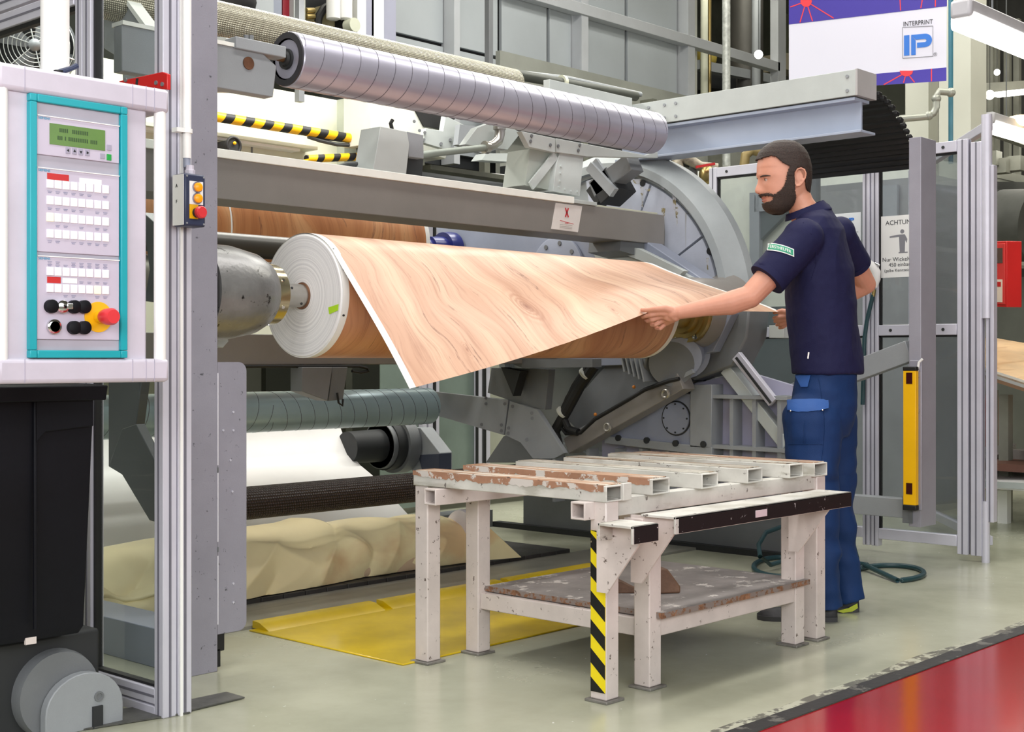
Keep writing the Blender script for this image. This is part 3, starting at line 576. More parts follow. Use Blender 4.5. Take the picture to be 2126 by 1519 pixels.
# ================================================================ wood-print paper
def wood_mat(name, lo, mid, hi, dark, knots=(), along='v', rough=.42):
    """uv.x across the web in m, uv.y along the web in m"""
    m = bpy.data.materials.new(name); m.use_nodes = True; n = N(m); b = n.n['Principled BSDF']
    uv = n.a('ShaderNodeUVMap'); sp = n.a('ShaderNodeSeparateXYZ'); n.k(uv.outputs[0], sp.inputs[0])
    def mt(op, *qs):
        k = n.a('ShaderNodeMath', operation=op)
        for i, q in enumerate(qs):
            if hasattr(q, 'links'): n.k(q, k.inputs[i])
            else: k.inputs[i].default_value = q
        return k.outputs[0]
    # slow sideways wander of the grain
    wn = n.a('ShaderNodeTexNoise', i_Scale=2.6, i_Detail=1.0); n.k(uv.outputs[0], wn.inputs[0])
    gx = mt('ADD', sp.outputs[0], mt('MULTIPLY', mt('SUBTRACT', wn.outputs[0], .5), .22)); gy = sp.outputs[1]
    kd = None
    for kx, ky, s_ in knots:
        dx = mt('DIVIDE', mt('SUBTRACT', sp.outputs[0], kx), .028*s_); dy = mt('DIVIDE', mt('SUBTRACT', gy, ky), .07*s_)
        r = mt('SQRT', mt('ADD', mt('MULTIPLY', dx, dx), mt('MULTIPLY', dy, dy)))
        g = mt('POWER', 2.718, mt('MULTIPLY', r, -.9))
        gx = mt('ADD', gx, mt('MULTIPLY', mt('MULTIPLY', g, dx), .028*s_*1.1)); kd = g if kd is None else mt('ADD', kd, g)
    cb = n.a('ShaderNodeCombineXYZ'); n.k(mt('MULTIPLY', gx, 9.0), cb.inputs[0]); n.k(mt('MULTIPLY', gy, .6), cb.inputs[1])
    a = n.a('ShaderNodeTexNoise', i_Scale=1.0, i_Detail=3.0, i_Roughness=.5); n.k(cb.outputs[0], a.inputs[0])
    col = n.ramp(a.outputs[0], [(.32, lin(lo)), (.5, lin(mid)), (.68, lin(hi))])
    cb2 = n.a('ShaderNodeCombineXYZ'); n.k(mt('MULTIPLY', gx, 75.0), cb2.inputs[0]); n.k(mt('MULTIPLY', gy, 3.0), cb2.inputs[1])
    f = n.a('ShaderNodeTexNoise', i_Scale=1.0, i_Detail=6.0, i_Roughness=.65); n.k(cb2.outputs[0], f.inputs[0])
    ff = n.ramp(f.outputs[0], [(.50, (0, 0, 0, 1)), (.72, (.55, .55, .55, 1))]); col = n.mix(ff, col, lin(dark))
    cb3 = n.a('ShaderNodeCombineXYZ'); n.k(mt('MULTIPLY', gx, 22.0), cb3.inputs[0]); n.k(mt('MULTIPLY', gy, 1.3), cb3.inputs[1])
    g2 = n.a('ShaderNodeTexNoise', i_Scale=1.0, i_Detail=7.0, i_Roughness=.7); n.k(cb3.outputs[0], g2.inputs[0])
    f3 = n.ramp(g2.outputs[0], [(.60, (0, 0, 0, 1)), (.625, (.85, .85, .85, 1)), (.65, (.1, .1, .1, 1))]); col = n.mix(f3, col, lin('#744a36'))
    if kd is not None:
        rg = mt('SINE', mt('ADD', mt('MULTIPLY', kd, 42.0), mt('MULTIPLY', f.outputs[0], 9.0))); rgf = mt('MULTIPLY', mt('MULTIPLY', mt('ADD', rg, 1.0), .24), n.ramp(kd, [(.16, (0, 0, 0, 1)), (.4, (1, 1, 1, 1))])); col = n.mix(rgf, col, lin('#a06a4c'))
        kf = n.ramp(kd, [(.55, (0, 0, 0, 1)), (.85, (.55, .55, .55, 1)), (.97, (1, 1, 1, 1))]); col = n.mix(kf, col, lin('#8a5640'))
    n.k(col, b.inputs['Base Color']); b.inputs['Roughness'].default_value = rough
    return m
KN = ((.70, .40, 1.35), (.30, .57, .35), (1.02, .58, .4))
m_wood = wood_mat('oak_print', '#b98c70', '#cba287', '#dcbb9d', '#8e5d44', KN)
m_wood2 = wood_mat('oak_print_dark', '#a9693c', '#c08252', '#d3a070', '#8c5028', ((.7, .3, 1.), (1.5, .6, 1.)))
m_wood1 = wood_mat('oak_print_roll', '#b87c5a', '#cc946f', '#dcab84', '#8f5738', ((1.2, .9, 1.), (.5, 1.1, .8), (1.6, 1.0, 1.)))
m_wood1.name = 'oak_print_roll'
m_paper = M('white_paper', '#efeeec', .5, 0, .02, 4)
def paper_end():
    m = bpy.data.materials.new('paper_edge_rings'); m.use_nodes = True; n = N(m); b = n.n['Principled BSDF']; tc = n.a('ShaderNodeTexCoord')
    mp = n.a('ShaderNodeMapping'); mp.inputs['Location'].default_value = (0, 0, 0); n.k(tc.outputs['Object'], mp.inputs[0])
    sp = n.a('ShaderNodeSeparateXYZ'); n.k(mp.outputs[0], sp.inputs[0])
    cb = n.a('ShaderNodeCombineXYZ'); n.k(sp.outputs[1], cb.inputs[0]); n.k(sp.outputs[2], cb.inputs[1])
    ln = n.a('ShaderNodeVectorMath', operation='LENGTH'); n.k(cb.outputs[0], ln.inputs[0])
    no = n.a('ShaderNodeTexNoise', noise_dimensions='1D', i_Scale=130.0, i_Detail=5.0, i_Roughness=.8); n.k(ln.outputs['Value'], no.inputs['W'])
    c = n.ramp(no.outputs[0], [(.35, lin('#d8d6d9')), (.6, lin('#f6f4f5'))]); n.k(c, b.inputs['Base Color']); b.inputs['Roughness'].default_value = .55
    bp = n.a('ShaderNodeBump', i_Strength=.35, i_Distance=.002); n.k(no.outputs[0], bp.inputs['Height']); n.k(bp.outputs[0], b.inputs['Normal'])
    return m
m_pend = paper_end()
def paper_roll(label, y, z, R, x0, x1, mat, full=True):
    t = thing('paper_roll', label, 'paper roll', ((x0+x1)/2, y, z)); L = x1-x0; mg = .028
    mb = MB(); mb.grid(lambda a, b: (x0+mg+(L-2*mg)*a, y+R*math.cos(6.2831853*b), z+R*math.sin(6.2831853*b)), 8, 96, lambda a, b: (L*a, 6.2831853*R*b))
    part('printed_layer', mb, mat, t)
    for xa in (x0, x1-mg): part('white_margin', MB().lathe((xa, y, z), X, [(0, R*.98), (0, R), (mg, R), (mg, R*.98)], 96), m_paper, t, 'white unprinted margin')
    if full:
        e = part('end_face', MB().lathe((x0-.004, y, z), X, [(0, .048), (0, R*.97), (.004, R*.985), (.02, R*.985)], 96, caps=False), m_pend, t, 'white end face with fine winding rings')
        # end face object coordinates must be centred on the axis
        part('core', MB().lathe((x0-.008, y, z), X, [(.05, .041), (0, .041), (0, .047), (.03, .048)], 48, caps=False), M('core_brown', '#8a6248', .5, .1, .15, 20), t, 'brown core tube')
    else: part('end_face', MB().lathe((x0, y, z), X, [(0, .05), (0, R*.97)], 64), m_pend, t)
    part('end_face', MB().lathe((x1, y, z), X, [(0, R*.97), (0, .05)], 96), m_pend, t)
    return t
pr = paper_roll('large roll of oak-print decor paper being unrolled by the worker', RY, RZ, RR, XN, XF, m_wood1)
def rp(u, v, x=XN-.005): return P(u, v, x=x)
part('green_tape', MB().prism([rp(682, 638), rp(703, 631), rp(702, 644), rp(684, 652)], (-.0012, 0, 0)), M('tape_green', '#b4e02c', .5, 0, 0, emis=None), pr, 'small lime-green tape on the end face')
for a, dx in ((3.48, .012), (2.35, .01), (2.75, .018)):
    c = V((XN+dx, RY+RR*1.001*math.cos(a), RZ+RR*1.001*math.sin(a))); part('register_mark', MB().ball(c, (.006, .004, .004), 6, 5), m_black, pr)
pr2 = paper_roll('darker oak-print paper roll at the rear of the winder under the cross beam', 5.46, 1.60, .30, 2.75, 4.96, m_wood2, False)
part('white_band', MB().lathe((3.70, 5.46, 1.60), X, [(0, .3004), (0, .3012), (.008, .3012), (.008, .3004)], 96), m_paper, pr2, 'thin white splice line')
# ---- the pulled sheet
def sheet(s, t, off=0.0):
    ph = math.radians(52-30*(s**.8)); R = RR+.003+off
    p0 = V((0, RY-R*math.sin(ph), RZ+R*math.cos(ph))); tg = V((0, -math.cos(ph), -math.sin(ph)))
    ze = .903+.285*min(1, s/.60)-.03*math.sin(math.pi*min(1, s/.60))*.6; ze += .012*max(0, s-.6)/.4
    pe = V((0, 3.262-.19*s, ze)); L = (pe-p0).length
    sag = .05*(1-abs(s-.15)) ; p1 = p0+tg*L*.38; p2 = pe+V((0, .14+.05*s, .19-.10*s))-V((0, 0, 1))*0*sag
    q = p0*(1-t)**3+p1*3*t*(1-t)**2+p2*3*t*t*(1-t)+pe*t**3
    q.z += .012*math.sin(s*9+1)*t*(1-t)*2+.008*math.sin(s*17)*t*t*(1-t)*2
    q.y += .003*mn.noise(V((s*40, 2, 1)))*t**6
    q.x = XN+(XF-XN)*s+.012*t*(1-s)+.02*s*s*t
    return q
LS = .66; mg = .0135
sm = MB(); sm.grid(lambda a, b: sheet(mg+(1-2*mg)*a, b), 90, 48, lambda a, b: (mg*1.96+(1.96-3.92*mg)*a, LS*b))
so = part('loose_sheet', sm, m_wood, pr, 'loose printed sheet pulled off the roll')
for a0, a1 in ((0, mg), (1-mg, 1)):
    w_ = MB(); w_.grid(lambda a, b: sheet(a0+(a1-a0)*a, b), 1, 48); part('sheet_margin', w_, m_paper, so, 'white unprinted margin of the sheet')
# top-of-roll lead-in of the lighter sheet (from back of roll over the top)
ld = MB()
ld.grid(lambda a, b: (XN+.03+(XF-XN-.06)*a, RY-(RR+.0028)*math.sin(math.radians(-70+(70+52-30*(a**.8))*b)), RZ+(RR+.0028)*math.cos(math.radians(-70+(70+52-30*(a**.8))*b))), 90, 40, lambda a, b: (.03+1.90*a, -.42+.42*b))
part('top_wrap', ld, m_wood, so)
for a0 in (XN, XF-.03):
    w_ = MB(); ss = 0 if a0 == XN else 1; e_ = 52-30*ss
    w_.grid(lambda a, b: (a0+.03*a, RY-(RR+.0029)*math.sin(math.radians(-70+(70+e_)*b)), RZ+(RR+.0029)*math.cos(math.radians(-70+(70+e_)*b))), 1, 40); part('sheet_margin', w_, m_paper, so)
# ---- white web and kraft bundle
xw0, xw1 = 2.3, 5.05
prof = [(6.02, .70), (6.0, .62), (5.96, .55), (5.90, .46), (5.82, .40), (5.72, .35), (5.62, .29), (5.5, .20), (5.38, .12), (5.25, .07)]
def webp(a, b):
    k = b*(len(prof)-1); i = min(int(k), len(prof)-2); f = k-i
    y_, z_ = (prof[i][j]*(1-f)+prof[i+1][j]*f for j in (0, 1)); return V((xw0+(xw1-xw0)*a, y_, z_+.006*math.sin(a*14)*b))
o = MB().grid(webp, 40, 36, thick=(0, .002, 0)).build('white_paper_web', m_paper, loc=(3.7, 5.4, .07)); tag(o, 'white paper web hanging down behind the dark mesh roller', 'paper')
CREASE = [(.30, .05, .46, .34, .030), (.46, .34, .62, .30, -.028), (.52, .04, .60, .28, .034), (.62, .30, .72, .05, .028), (.60, .28, .66, .52, -.026), (.72, .05, .80, .36, .030), (.78, .10, .92, .30, -.026), (.80, .36, .98, .44, .020), (.20, .04, .30, .22, -.030), (.36, .02, .42, .18, -.034), (.66, .02, .69, .2, -.036), (.86, .02, .9, .2, .03), (.05, .1, .16, .36, -.03), (.4, .5, .6, .58, .012)]
def kraft(a, b):
    x_ = 2.62+2.06*a; th = -.35+3.9*b       # from the floor in front over the top to the back
    hh = .145+.07*math.sin(a*2.9+.2)+.02*mn.noise(V((a*5, b*2, 4))); dd = .27-.06*a
    cr = .026*mn.noise(V((a*5, b*2.4, 1.3)))-.034*abs(mn.noise(V((a*5+b*3, b*1.6-a*2, 7.1))))+.012-.022*abs(mn.noise(V((a*9-b*3, b*4, 3.1))))*max(0, 1-b*2.2)
    for (a0, b0, a1, b1, am) in CREASE:
        ux, uy = a1-a0, b1-b0; tt = max(0, min(1, ((a-a0)*ux+(b-b0)*uy)/(ux*ux+uy*uy))); ds = math.hypot((a-a0-ux*tt)*2.2, (b-b0-uy*tt)*.8)
        cr += am*math.exp(-ds/.045)*(1-abs(tt-.5)*.9)
    yy = 4.82-.10*a-dd*math.cos(th)*(1+cr*3)-.05*math.sin(a*6)*(1-b); zz = hh*math.sin(th)*(1+cr)+.055+cr
    return V((x_+.05*mn.noise(V((b*6, a*3, 2)))*(1 if a in (0, 1) else .3), yy, max(zz, .034)))
m_kraft = M('kraft_paper', '#fbedbe', .5, 0, .05, 2.2, streak=('#e6c898', (1.5, 2, 2), .60))
kb = thing('kraft_paper_bundle', 'crumpled cream kraft paper bundle lying on the floor conveyor under the winder', 'paper', (3.7, 4.8, .03))
part('crumpled_sheet', MB().grid(kraft, 240, 110), m_kraft, kb, sharp=60)
part('inner_sheet', MB().grid(lambda a, b: kraft(a, b)*.0+V((2.63+2.0*a, 4.80-.085*a-(.20-.05*a)*math.cos(-.2+3.5*b)+.02*math.sin(b*9+a*4), max(.034, (.11+.05*math.sin(a*2.9))*math.sin(-.2+3.5*b)+.03))), 40, 40), M('kraft_inside', '#d8bfa0', .6, 0, .05, 3), kb)
cc = V((4.66, 4.62, .155)); ax_ = V((1, -.12, 0)).normalized()
part('roll_end', MB().lathe(cc, ax_, [(-.02, .118), (.0, .122), (.03, .118), (.05, .10), (.055, .02)], 40), M('roll_end_white', '#e4dfe6', .5), kb, 'pale rounded end of the bundle')
part('paper_tail', MB().prism([cc+V((.03, -.115, .06)), cc+V((.05, .03, -.118)), cc+V((.02, -.10, -.118)), cc+V((.22, -.18, -.116))], (0, .002, .002)), m_kraft, kb)
# gathered folds at the near end
for k in range(3):
    fo = MB(); fo.grid(lambda a, b, k=k: V((2.60+.30*a+.03*k, 4.50+.06*k+.10*math.sin(a*3)+.05*math.sin(b*6.28), .036+.10*b*(1-.25*k)+.02*math.sin(a*7+k))), 16, 16, thick=(0, .002, 0)); part('fold', fo, m_kraft, kb, sharp=80)
# ================================================================ guard glass
def glass(name, tint, alpha, haze=.06, rough=.02):
    m = bpy.data.materials.new(name); m.use_nodes = True; n = N(m); n.n.remove(n.n['Principled BSDF']); out = n.n['Material Output']
    tr = n.a('ShaderNodeBsdfTransparent'); tr.inputs[0].default_value = tuple(x*(1-alpha)+0 for x in lin(tint)[:3])+(1,) if alpha else lin(tint)
    gl = n.a('ShaderNodeBsdfGlossy', i_Roughness=rough); df = n.a('ShaderNodeBsdfDiffuse'); df.inputs[0].default_value = lin('#8f9296')
    fr = n.a('ShaderNodeFresnel', i_IOR=1.45); m1 = n.a('ShaderNodeMixShader'); m2 = n.a('ShaderNodeMixShader')
    tc = n.a('ShaderNodeTexCoord'); no = n.a('ShaderNodeTexNoise', i_Scale=5.0, i_Detail=8.0); n.k(tc.outputs['Object'], no.inputs[0])
    hz = n.ramp(no.outputs[0], [(.35, (haze*.6,)*3+(1,)), (.75, (haze*1.6,)*3+(1,))])
    n.k(hz, m1.inputs[0]); n.k(tr.outputs[0], m1.inputs[1]); n.k(df.outputs[0], m1.inputs[2])
    geo = n.a('ShaderNodeNewGeometry'); ff = n.a('ShaderNodeMath', operation='MULTIPLY'); iv = n.a('ShaderNodeMath', operation='SUBTRACT'); iv.inputs[0].default_value = 1.0
    n.k(geo.outputs['Backfacing'], iv.inputs[1]); n.k(iv.outputs[0], ff.inputs[0]); n.k(fr.outputs[0], ff.inputs[1]); n.k(ff.outputs[0], m2.inputs[0]); n.k(m1.outputs[0], m2.inputs[1]); n.k(gl.outputs[0], m2.inputs[2]); n.k(m2.outputs[0], out.inputs[0]); return m
m_glass = glass('clear_polycarbonate', '#f4f7f6', 0, .03)
m_glassd = glass('tinted_polycarbonate', '#e6e9ea', 0, .09)
m_glassg = glass('green_polycarbonate', '#8fb0a4', 0, .25)
def profile(name, p, q, w, d, parent, up=(0, 0, 1), slots='', mat=None, **k):
    """extruded aluminium profile with grooved faces"""
    o = part(name, MB().beam(p, q, w, d, up), mat or m_alu, parent, bev=.003, **k)
    mb = MB(); dd, r, u, L = mb.frame(p, q, up); p = V(p); q = V(q)
    for s_ in slots:
        if s_ in 'rl':
            o_ = r*(w/2+.0006)*(1 if s_ == 'r' else -1); mb.beam(p+o_+dd*.002, q+o_-dd*.002, .002, .007, up)
        else:
            o_ = u*(d/2+.0006)*(1 if s_ == 'u' else -1); mb.beam(p+o_+dd*.002, q+o_-dd*.002, .007, .002, up)
    if slots: part('profile_groove', mb, M('groove_shadow', '#6c6b76', .6), o)
    return o
# ---- near guard door (plane x = 2.14) and fence behind it
gd = thing('guard_door', 'tall aluminium-framed clear guard door beside the control panel', 'door', (2.15, 3.5, 0))
gx = 2.145
profile('stile', (gx, 3.30, .0), (gx, 3.30, 2.7), .045, .045, gd, (1, 0, 0), 'dl')
profile('stile', (gx, 3.685, .06), (gx, 3.685, 2.7), .045, .045, gd, (1, 0, 0), 'dl')
profile('stile', (gx+.002, 3.735, .02), (gx+.002, 3.735, 2.7), .04, .045, gd, (1, 0, 0), 'dl')
profile('bottom_rail', (gx, 3.32, .055), (gx, 3.665, .055), .045, .045, gd, (0, 0, 1), 'l')
profile('bottom_rail', (gx, 3.32, .012), (gx, 3.665, .012), .045, .03, gd)
part('pane', MB().box(gx-.002, gx+.002, 3.32, 3.665, .075, 2.7), m_glass, gd, 'clear polycarbonate pane')
part('gasket', MB().box(gx-.012, gx+.012, 3.652, 3.665, .075, 2.7).box(gx-.012, gx+.012, 3.32, 3.665, .072, .085), m_black, gd, 'black rubber gasket')
jm = thing('guard_jamb', 'grooved aluminium profile jamb at the edge of the guard door', 'post', (2.195, 3.29, 0))
profile('post', (2.192, 3.295, .0), (2.192, 3.295, 2.7), .042, .045, jm, (1, 0, 0), 'dl')
part('cover_strip', MB().box(2.172, 2.18, 3.266, 3.272, .0, 2.7), m_wht, jm)
lf = thing('guard_fence', 'aluminium guard fence with clear panes receding at the far left', 'fence', (2.15, 4.6, 0))
for y in (4.75, 5.9): profile('post', (gx, y, 0), (gx, y, 2.7), .045, .045, lf, (1, 0, 0), 'l')
for z0 in (2.095, 2.155): profile('rail', (gx, 3.76, z0), (gx, 6.4, z0), .045, .05, lf, (0, 0, 1), 'l')
profile('rail', (gx, 3.76, .05), (gx, 6.4, .05), .045, .05, lf, (0, 0, 1), 'l')
part('pane', MB().box(gx-.002, gx+.002, 3.76, 4.73, .08, 2.07), m_glass, lf); part('pane', MB().box(gx-.002, gx+.002, 4.77, 5.88, .08, 2.07), m_glass, lf)
part('gasket', MB().box(gx-.01, gx+.01, 3.76, 4.73, 2.055, 2.07), m_black, lf)
part('duct', MB().beam((gx+.06, 3.7, 2.24), (gx+.06, 6.4, 2.24), .06, .05), m_grey, lf)
# red bracket on the door
rbk = thing('red_bracket', 'red metal latch bracket on the guard door above the control panel', 'bracket', (2.1, 3.42, 1.72))
part('latch_plate', MB().prism([P(u, v, x=2.10) for u, v in ((247, 168), (336, 149), (347, 153), (347, 186), (300, 180), (247, 172))], (.012, 0, 0)), m_redp, rbk, bev=.002)
for u, v in ((325, 172), (338, 175), (262, 166)): part('rivet', MB().cyl(P(u, v, x=2.10), P(u, v, x=2.10)-X*.004, .006, n=12), m_grey2, rbk)
part('latch_slot', MB().prism([P(u, v, x=2.0985) for u, v in ((282, 163), (287, 162), (285, 176), (281, 175))], (.002, 0, 0)), m_dark, rbk)
# ---- near column with flange
mc_ = thing('machine_column', 'tall scuffed grey steel column with bolted side flange at the left of the winder', 'column', (2.51, 3.7, 0))
part('post', MB().box(2.458, 2.564, 3.648, 3.76, .0, 2.7), m_lil, mc_, bev=.002)
fl_ = [(2.5645, .985), (2.5645, .12)]
r_ = .03
fp = [V((2.565, 3.650, .99))]+[V((2.678-r_+r_*math.sin(a), 3.650, .99-r_+r_*math.cos(a))) for a in [i*math.pi/12 for i in range(7)]]+[V((2.678-r_+r_*math.cos(a), 3.650, .118+r_-r_*math.sin(a))) for a in [i*math.pi/12 for i in range(7)]]+[V((2.565, 3.650, .118))]
fg = part('side_flange', MB().prism(fp, (0, .006, 0)), m_lil, mc_, 'flat flange plate with rounded corners')
for z0, z1 in ((.15, .37), (.415, .635), (.66, .955)): part('bend_slit', MB().box(2.5635, 2.5665, 3.6470, 3.6485, z0, z1), M('slit_white', '#eceaf2', .5, 0, 0), mc_, 'bright bend slit')
for z0 in (.39, .645): part('bend_notch', MB().box(2.5625, 2.5675, 3.6465, 3.6485, z0-.008, z0+.008), m_grey2, mc_)
for u, v in ((484, 855), (484, 893), (484, 1211), (484, 1250), (463, 893), (478, 955), (482, 1020)):
    part('screw', MB().cyl(P(u, v, y=3.650), P(u, v, y=3.650)-Y*.003, .0035, n=10), m_alu, fg)
part('cable_plug', MB().box(2.568, 2.60, 3.66, 3.70, .06, .118).box(2.568, 2.585, 3.66, 3.69, .01, .07), m_black, mc_, bev=.003)
# conduit and stop box
cd = thing('cable_conduit', 'white plastic conduit running down to the yellow-and-black stop box', 'conduit', (2.18, 3.25, 1.55))
part('pipe', MB().cyl((2.178, 3.245, 1.56), (2.178, 3.245, 2.7), .0115, n=20), m_wht, cd)
part('pipe_grey', MB().cyl((2.178, 3.245, 1.535), (2.178, 3.245, 1.565), .010, n=20), m_blu, cd)
part('pipe_clip', MB().cyl((2.178, 3.245, 1.63), (2.178, 3.245, 1.642), .0155, n=20).box(2.14, 2.17, 3.235, 3.262, 1.63, 1.642), m_wht, cd)
part('cable_gland', MB().lathe((2.178, 3.23, 1.513), Z, [(0, .014), (.012, .015), (.014, .011), (.026, .011)], 8), m_white, cd)
eb = thing('stop_box', 'navy switch box with two amber buttons and a red stop button on the column', 'switch box', (2.175, 3.22, 1.37))
part('housing', MB().box(2.142, 2.212, 3.203, 3.26, 1.367, 1.513), m_navy, eb, bev=.006)
part('side_label', MB().box(2.1405, 2.142, 3.206, 3.258, 1.37, 1.51), m_wht, eb, 'white label on the side of the box')
for i, ch_ in enumerate('A↓F'):
    if ch_ != '↓': text('letter', ch_, m_black, eb, (2.140, 3.238, 1.475-i*.022), (0, -1, 0), Z, .014)
part('face_plate', MB().box(2.158, 2.202, 3.2015, 3.203, 1.428, 1.492), m_wht, eb); part('stop_plate', MB().box(2.158, 2.186, 3.2012, 3.203, 1.388, 1.4275), m_yel, eb, 'yellow stop button plate')
for z_ in (1.476, 1.445):
    b_ = part('amber_button', MB().lathe((2.182, 3.203, z_), -Y, [(0, .0155), (.006, .0155), (.006, .0125)], 24), M('chrome_ring', '#9c9cb0', .25, .8, 0), eb)
    part('button_cap', MB().lathe((2.182, 3.197, z_), -Y, [(0, .0125), (.006, .012), (.008, .009)], 24), m_or, b_)
sb = part('stop_button', MB().lathe((2.180, 3.203, 1.405), -Y, [(0, .014), (.012, .012), (.012, .006)], 24), m_dark, eb)
part('button_cap', MB().lathe((2.180, 3.192, 1.405), -Y, [(0, .010), (.006, .017), (.016, .0175), (.021, .014)], 28), m_red, sb, 'red mushroom cap')
for x_ in (2.150, 2.205):
    for z_ in (1.375, 1.505): part('corner_screw', MB().cyl((x_, 3.2035, z_), (x_, 3.2015, z_), .0028, n=8), m_grey, eb)
# ================================================================ operator panel
HY = 2.9
def H(u, v, dy=0): return P(u, v, y=HY)+Y*dy
cp = thing('control_panel', 'white operator panel with teal frame, keypads and stop button hanging on a pole', 'control panel', (1.67, 2.98, .95))
xl, xr = 1.447, 1.89
part('housing', MB().box(xl+.012, 1.835, HY+.004, HY+.12, .955, 1.655), m_white, cp, bev=.006)
tr = part('top_rail', MB().box(xl, xr, HY-.012, HY+.10, 1.603, 1.662), m_white, cp, bev=.010)
part('bottom_rail', MB().box(xl, xr, HY-.012, HY+.10, .944, 1.001), m_white, cp, bev=.010)
for xx in (1.5107, 1.786, 1.823, 1.846):
    for z0, z1 in ((1.604, 1.661), (.945, 1.0)): part('rail_joint', MB().box(xx-.0006, xx+.0006, HY-.0128, HY-.0118, z0, z1), M('joint_line', '#a9a5b8', .6, 0, 0), cp)
part('side_handle', MB().cyl((1.872, HY+.005, .99), (1.872, HY+.005, 1.61), .0145, n=28), m_wht, cp)
part('side_handle', MB().cyl((1.463, HY+.005, .99), (1.463, HY+.005, 1.61), .0145, n=28), m_wht, cp)
x0, x1 = H(57, 400).x, H(260, 400).x; z0, z1 = 1.0+2/FL*3.2, H(57, 193).z; z0 = H(57, 743).z
tfw = .018
for nm, bx in (('teal_bar', (x0, x0+tfw, z0+tfw, z1-tfw)), ('teal_bar', (x1-tfw, x1, z0+tfw, z1-tfw)), ('teal_bar', (x0+tfw, x1-tfw, z1-tfw, z1)), ('teal_bar', (x0+tfw, x1-tfw, z0, z0+tfw)),
               ('teal_corner', (x0, x0+tfw, z1-tfw, z1)), ('teal_corner', (x1-tfw, x1, z1-tfw, z1)), ('teal_corner', (x0, x0+tfw, z0, z0+tfw)), ('teal_corner', (x1-tfw, x1, z0, z0+tfw))):
    part(nm, MB().box(bx[0]+.0003, bx[1]-.0003, HY-.012, HY+.01, bx[2]+.0003, bx[3]-.0003), m_teal, cp, bev=.002)
ix0, ix1 = x0+tfw, x1-tfw
part('back_plate', MB().box(ix0, ix1, HY-.001, HY+.006, z0+tfw, z1-tfw), M('panel_grey', '#b2afbb', .4), cp)
def zz(v, u=160): return H(u, v).z
mods = [('display_unit', 250, 330), ('keypad_unit', 356, 527), ('keypad_unit', 535, 705)]
m_face = M('keypad_face', '#c3bccd', .38, 0, .03, 6)
units = []
for nm, va, vb in mods:
    za, zb = zz(va), zz(vb)
    o = part(nm, MB().box(ix0+.002, ix1-.002, HY-.006, HY-.001, zb, za), m_face, cp, bev=.0012)
    part('bright_lip', MB().box(ix0+.002, ix1-.002, HY-.0085, HY-.006, za-.002, za), m_wht, o)
    text('maker_name', 'SIEMENS', M('maker_blue', '#2f9cc0', .5, 0, 0), o, (ix0+.005, HY-.0065, za-.009), X, Z, .0078, 'LEFT', .0003)
    units.append((o, za, zb))
du, za, zb = units[0]
part('screen', MB().box(H(100, 270).x, H(215, 290).x, HY-.0075, HY-.005, zz(307), zz(264)), M('lcd_green', '#5d7f3e', .25, 0, .05, 20, emis='#4c7a2a', es=.12), du, 'green display screen')
sc_ = MB()
for r_i, (v_, n_) in enumerate(((275, 16), (291, 22))):
    for k in range(n_):
        if mn.noise(V((k*3.1, r_i, 0))) > -.25: sc_.box(H(120+k*3.8-(4*r_i), 280).x, H(122.4+k*3.8-(4*r_i), 280).x, HY-.0079, HY-.0075, zz(v_+5), zz(v_-3))
o = sc_.build('screen_text', M('lcd_dark', '#34502a', .5, 0, 0), du); o['kind'] = 'stuff'
for k, (u_, a) in enumerate(((138, math.pi), (151.5, math.pi/2), (164.5, -math.pi/2), (178, 0))):
    b_ = part('arrow_button', MB().box(H(u_-4.5, 300).x, H(u_+4.5, 300).x, HY-.0078, HY-.005, zz(322), zz(309)), M('btn_grey', '#a5a1b4', .45), du, bev=.0006)
    c = V((H(u_, 300).x, HY-.0082, (zz(322)+zz(309))/2)); part('arrow', MB().prism([c+V((math.cos(a+k2*2.094), 0, math.sin(a+k2*2.094)))*.0042 for k2 in range(3)], (0, .0006, 0)), m_black, b_)
for u_, va_, vb_, m_ in ((223, 293, 305, MATS['btn_grey']), (209.5, 313, 324, MATS['btn_grey']), (223, 313, 326, m_green)):
    part('key', MB().box(H(u_-4.5, 300).x, H(u_+5, 300).x, HY-.0078, HY-.005, zz(vb_), zz(va_)), m_, du, 'green enter key' if m_ is m_green else None, bev=.0006)
m_key = M('key_white', '#f3f0f4', .35, 0, 0); m_key2 = M('key_lit', '#f8f0d2', .35, 0, 0, emis='#fff2c0', es=.25)
def keyrow(o, v_, u0=101, u1=216, lit=None, label=True):
    for k in range(8):
        u_ = u0+(u1-u0)*k/7; c = H(u_, 400).x; z_ = H(u0, v_).z
        part('key', MB().box(c-.0088, c+.0088, HY-.0085, HY-.005, z_-.0098, z_+.0098), m_key2 if k == lit else m_key, o, bev=.001)
kp1, za, zb = units[1]
for v_, lt in ((382, None), (416, None), (451, 0), (485, None)): keyrow(kp1, v_, lit=lt)
kp2, za2, zb2 = units[2]
for v_, lt in ((563, None), (598, 6)): keyrow(kp2, v_, lit=lt)
for o_, ua, ub, va_, vb_ in ((kp1, 95, 140, 359, 372), (kp2, 95, 123, 574, 587)): part('red_label', MB().box(H(ua, 400).x, H(ub, 400).x, HY-.0068, HY-.005, H(ua, vb_).z, H(ua, va_).z), m_redp, o_)
part('white_label', MB().box(H(162, 400).x, H(208, 400).x, HY-.0068, HY-.005, H(95, 373).z, H(95, 362).z), m_wht, kp1)
part('white_label', MB().box(H(127, 400).x, H(157, 400).x, HY-.0068, HY-.005, H(95, 586).z, H(95, 575).z), m_wht, kp2)
lb_ = MB()
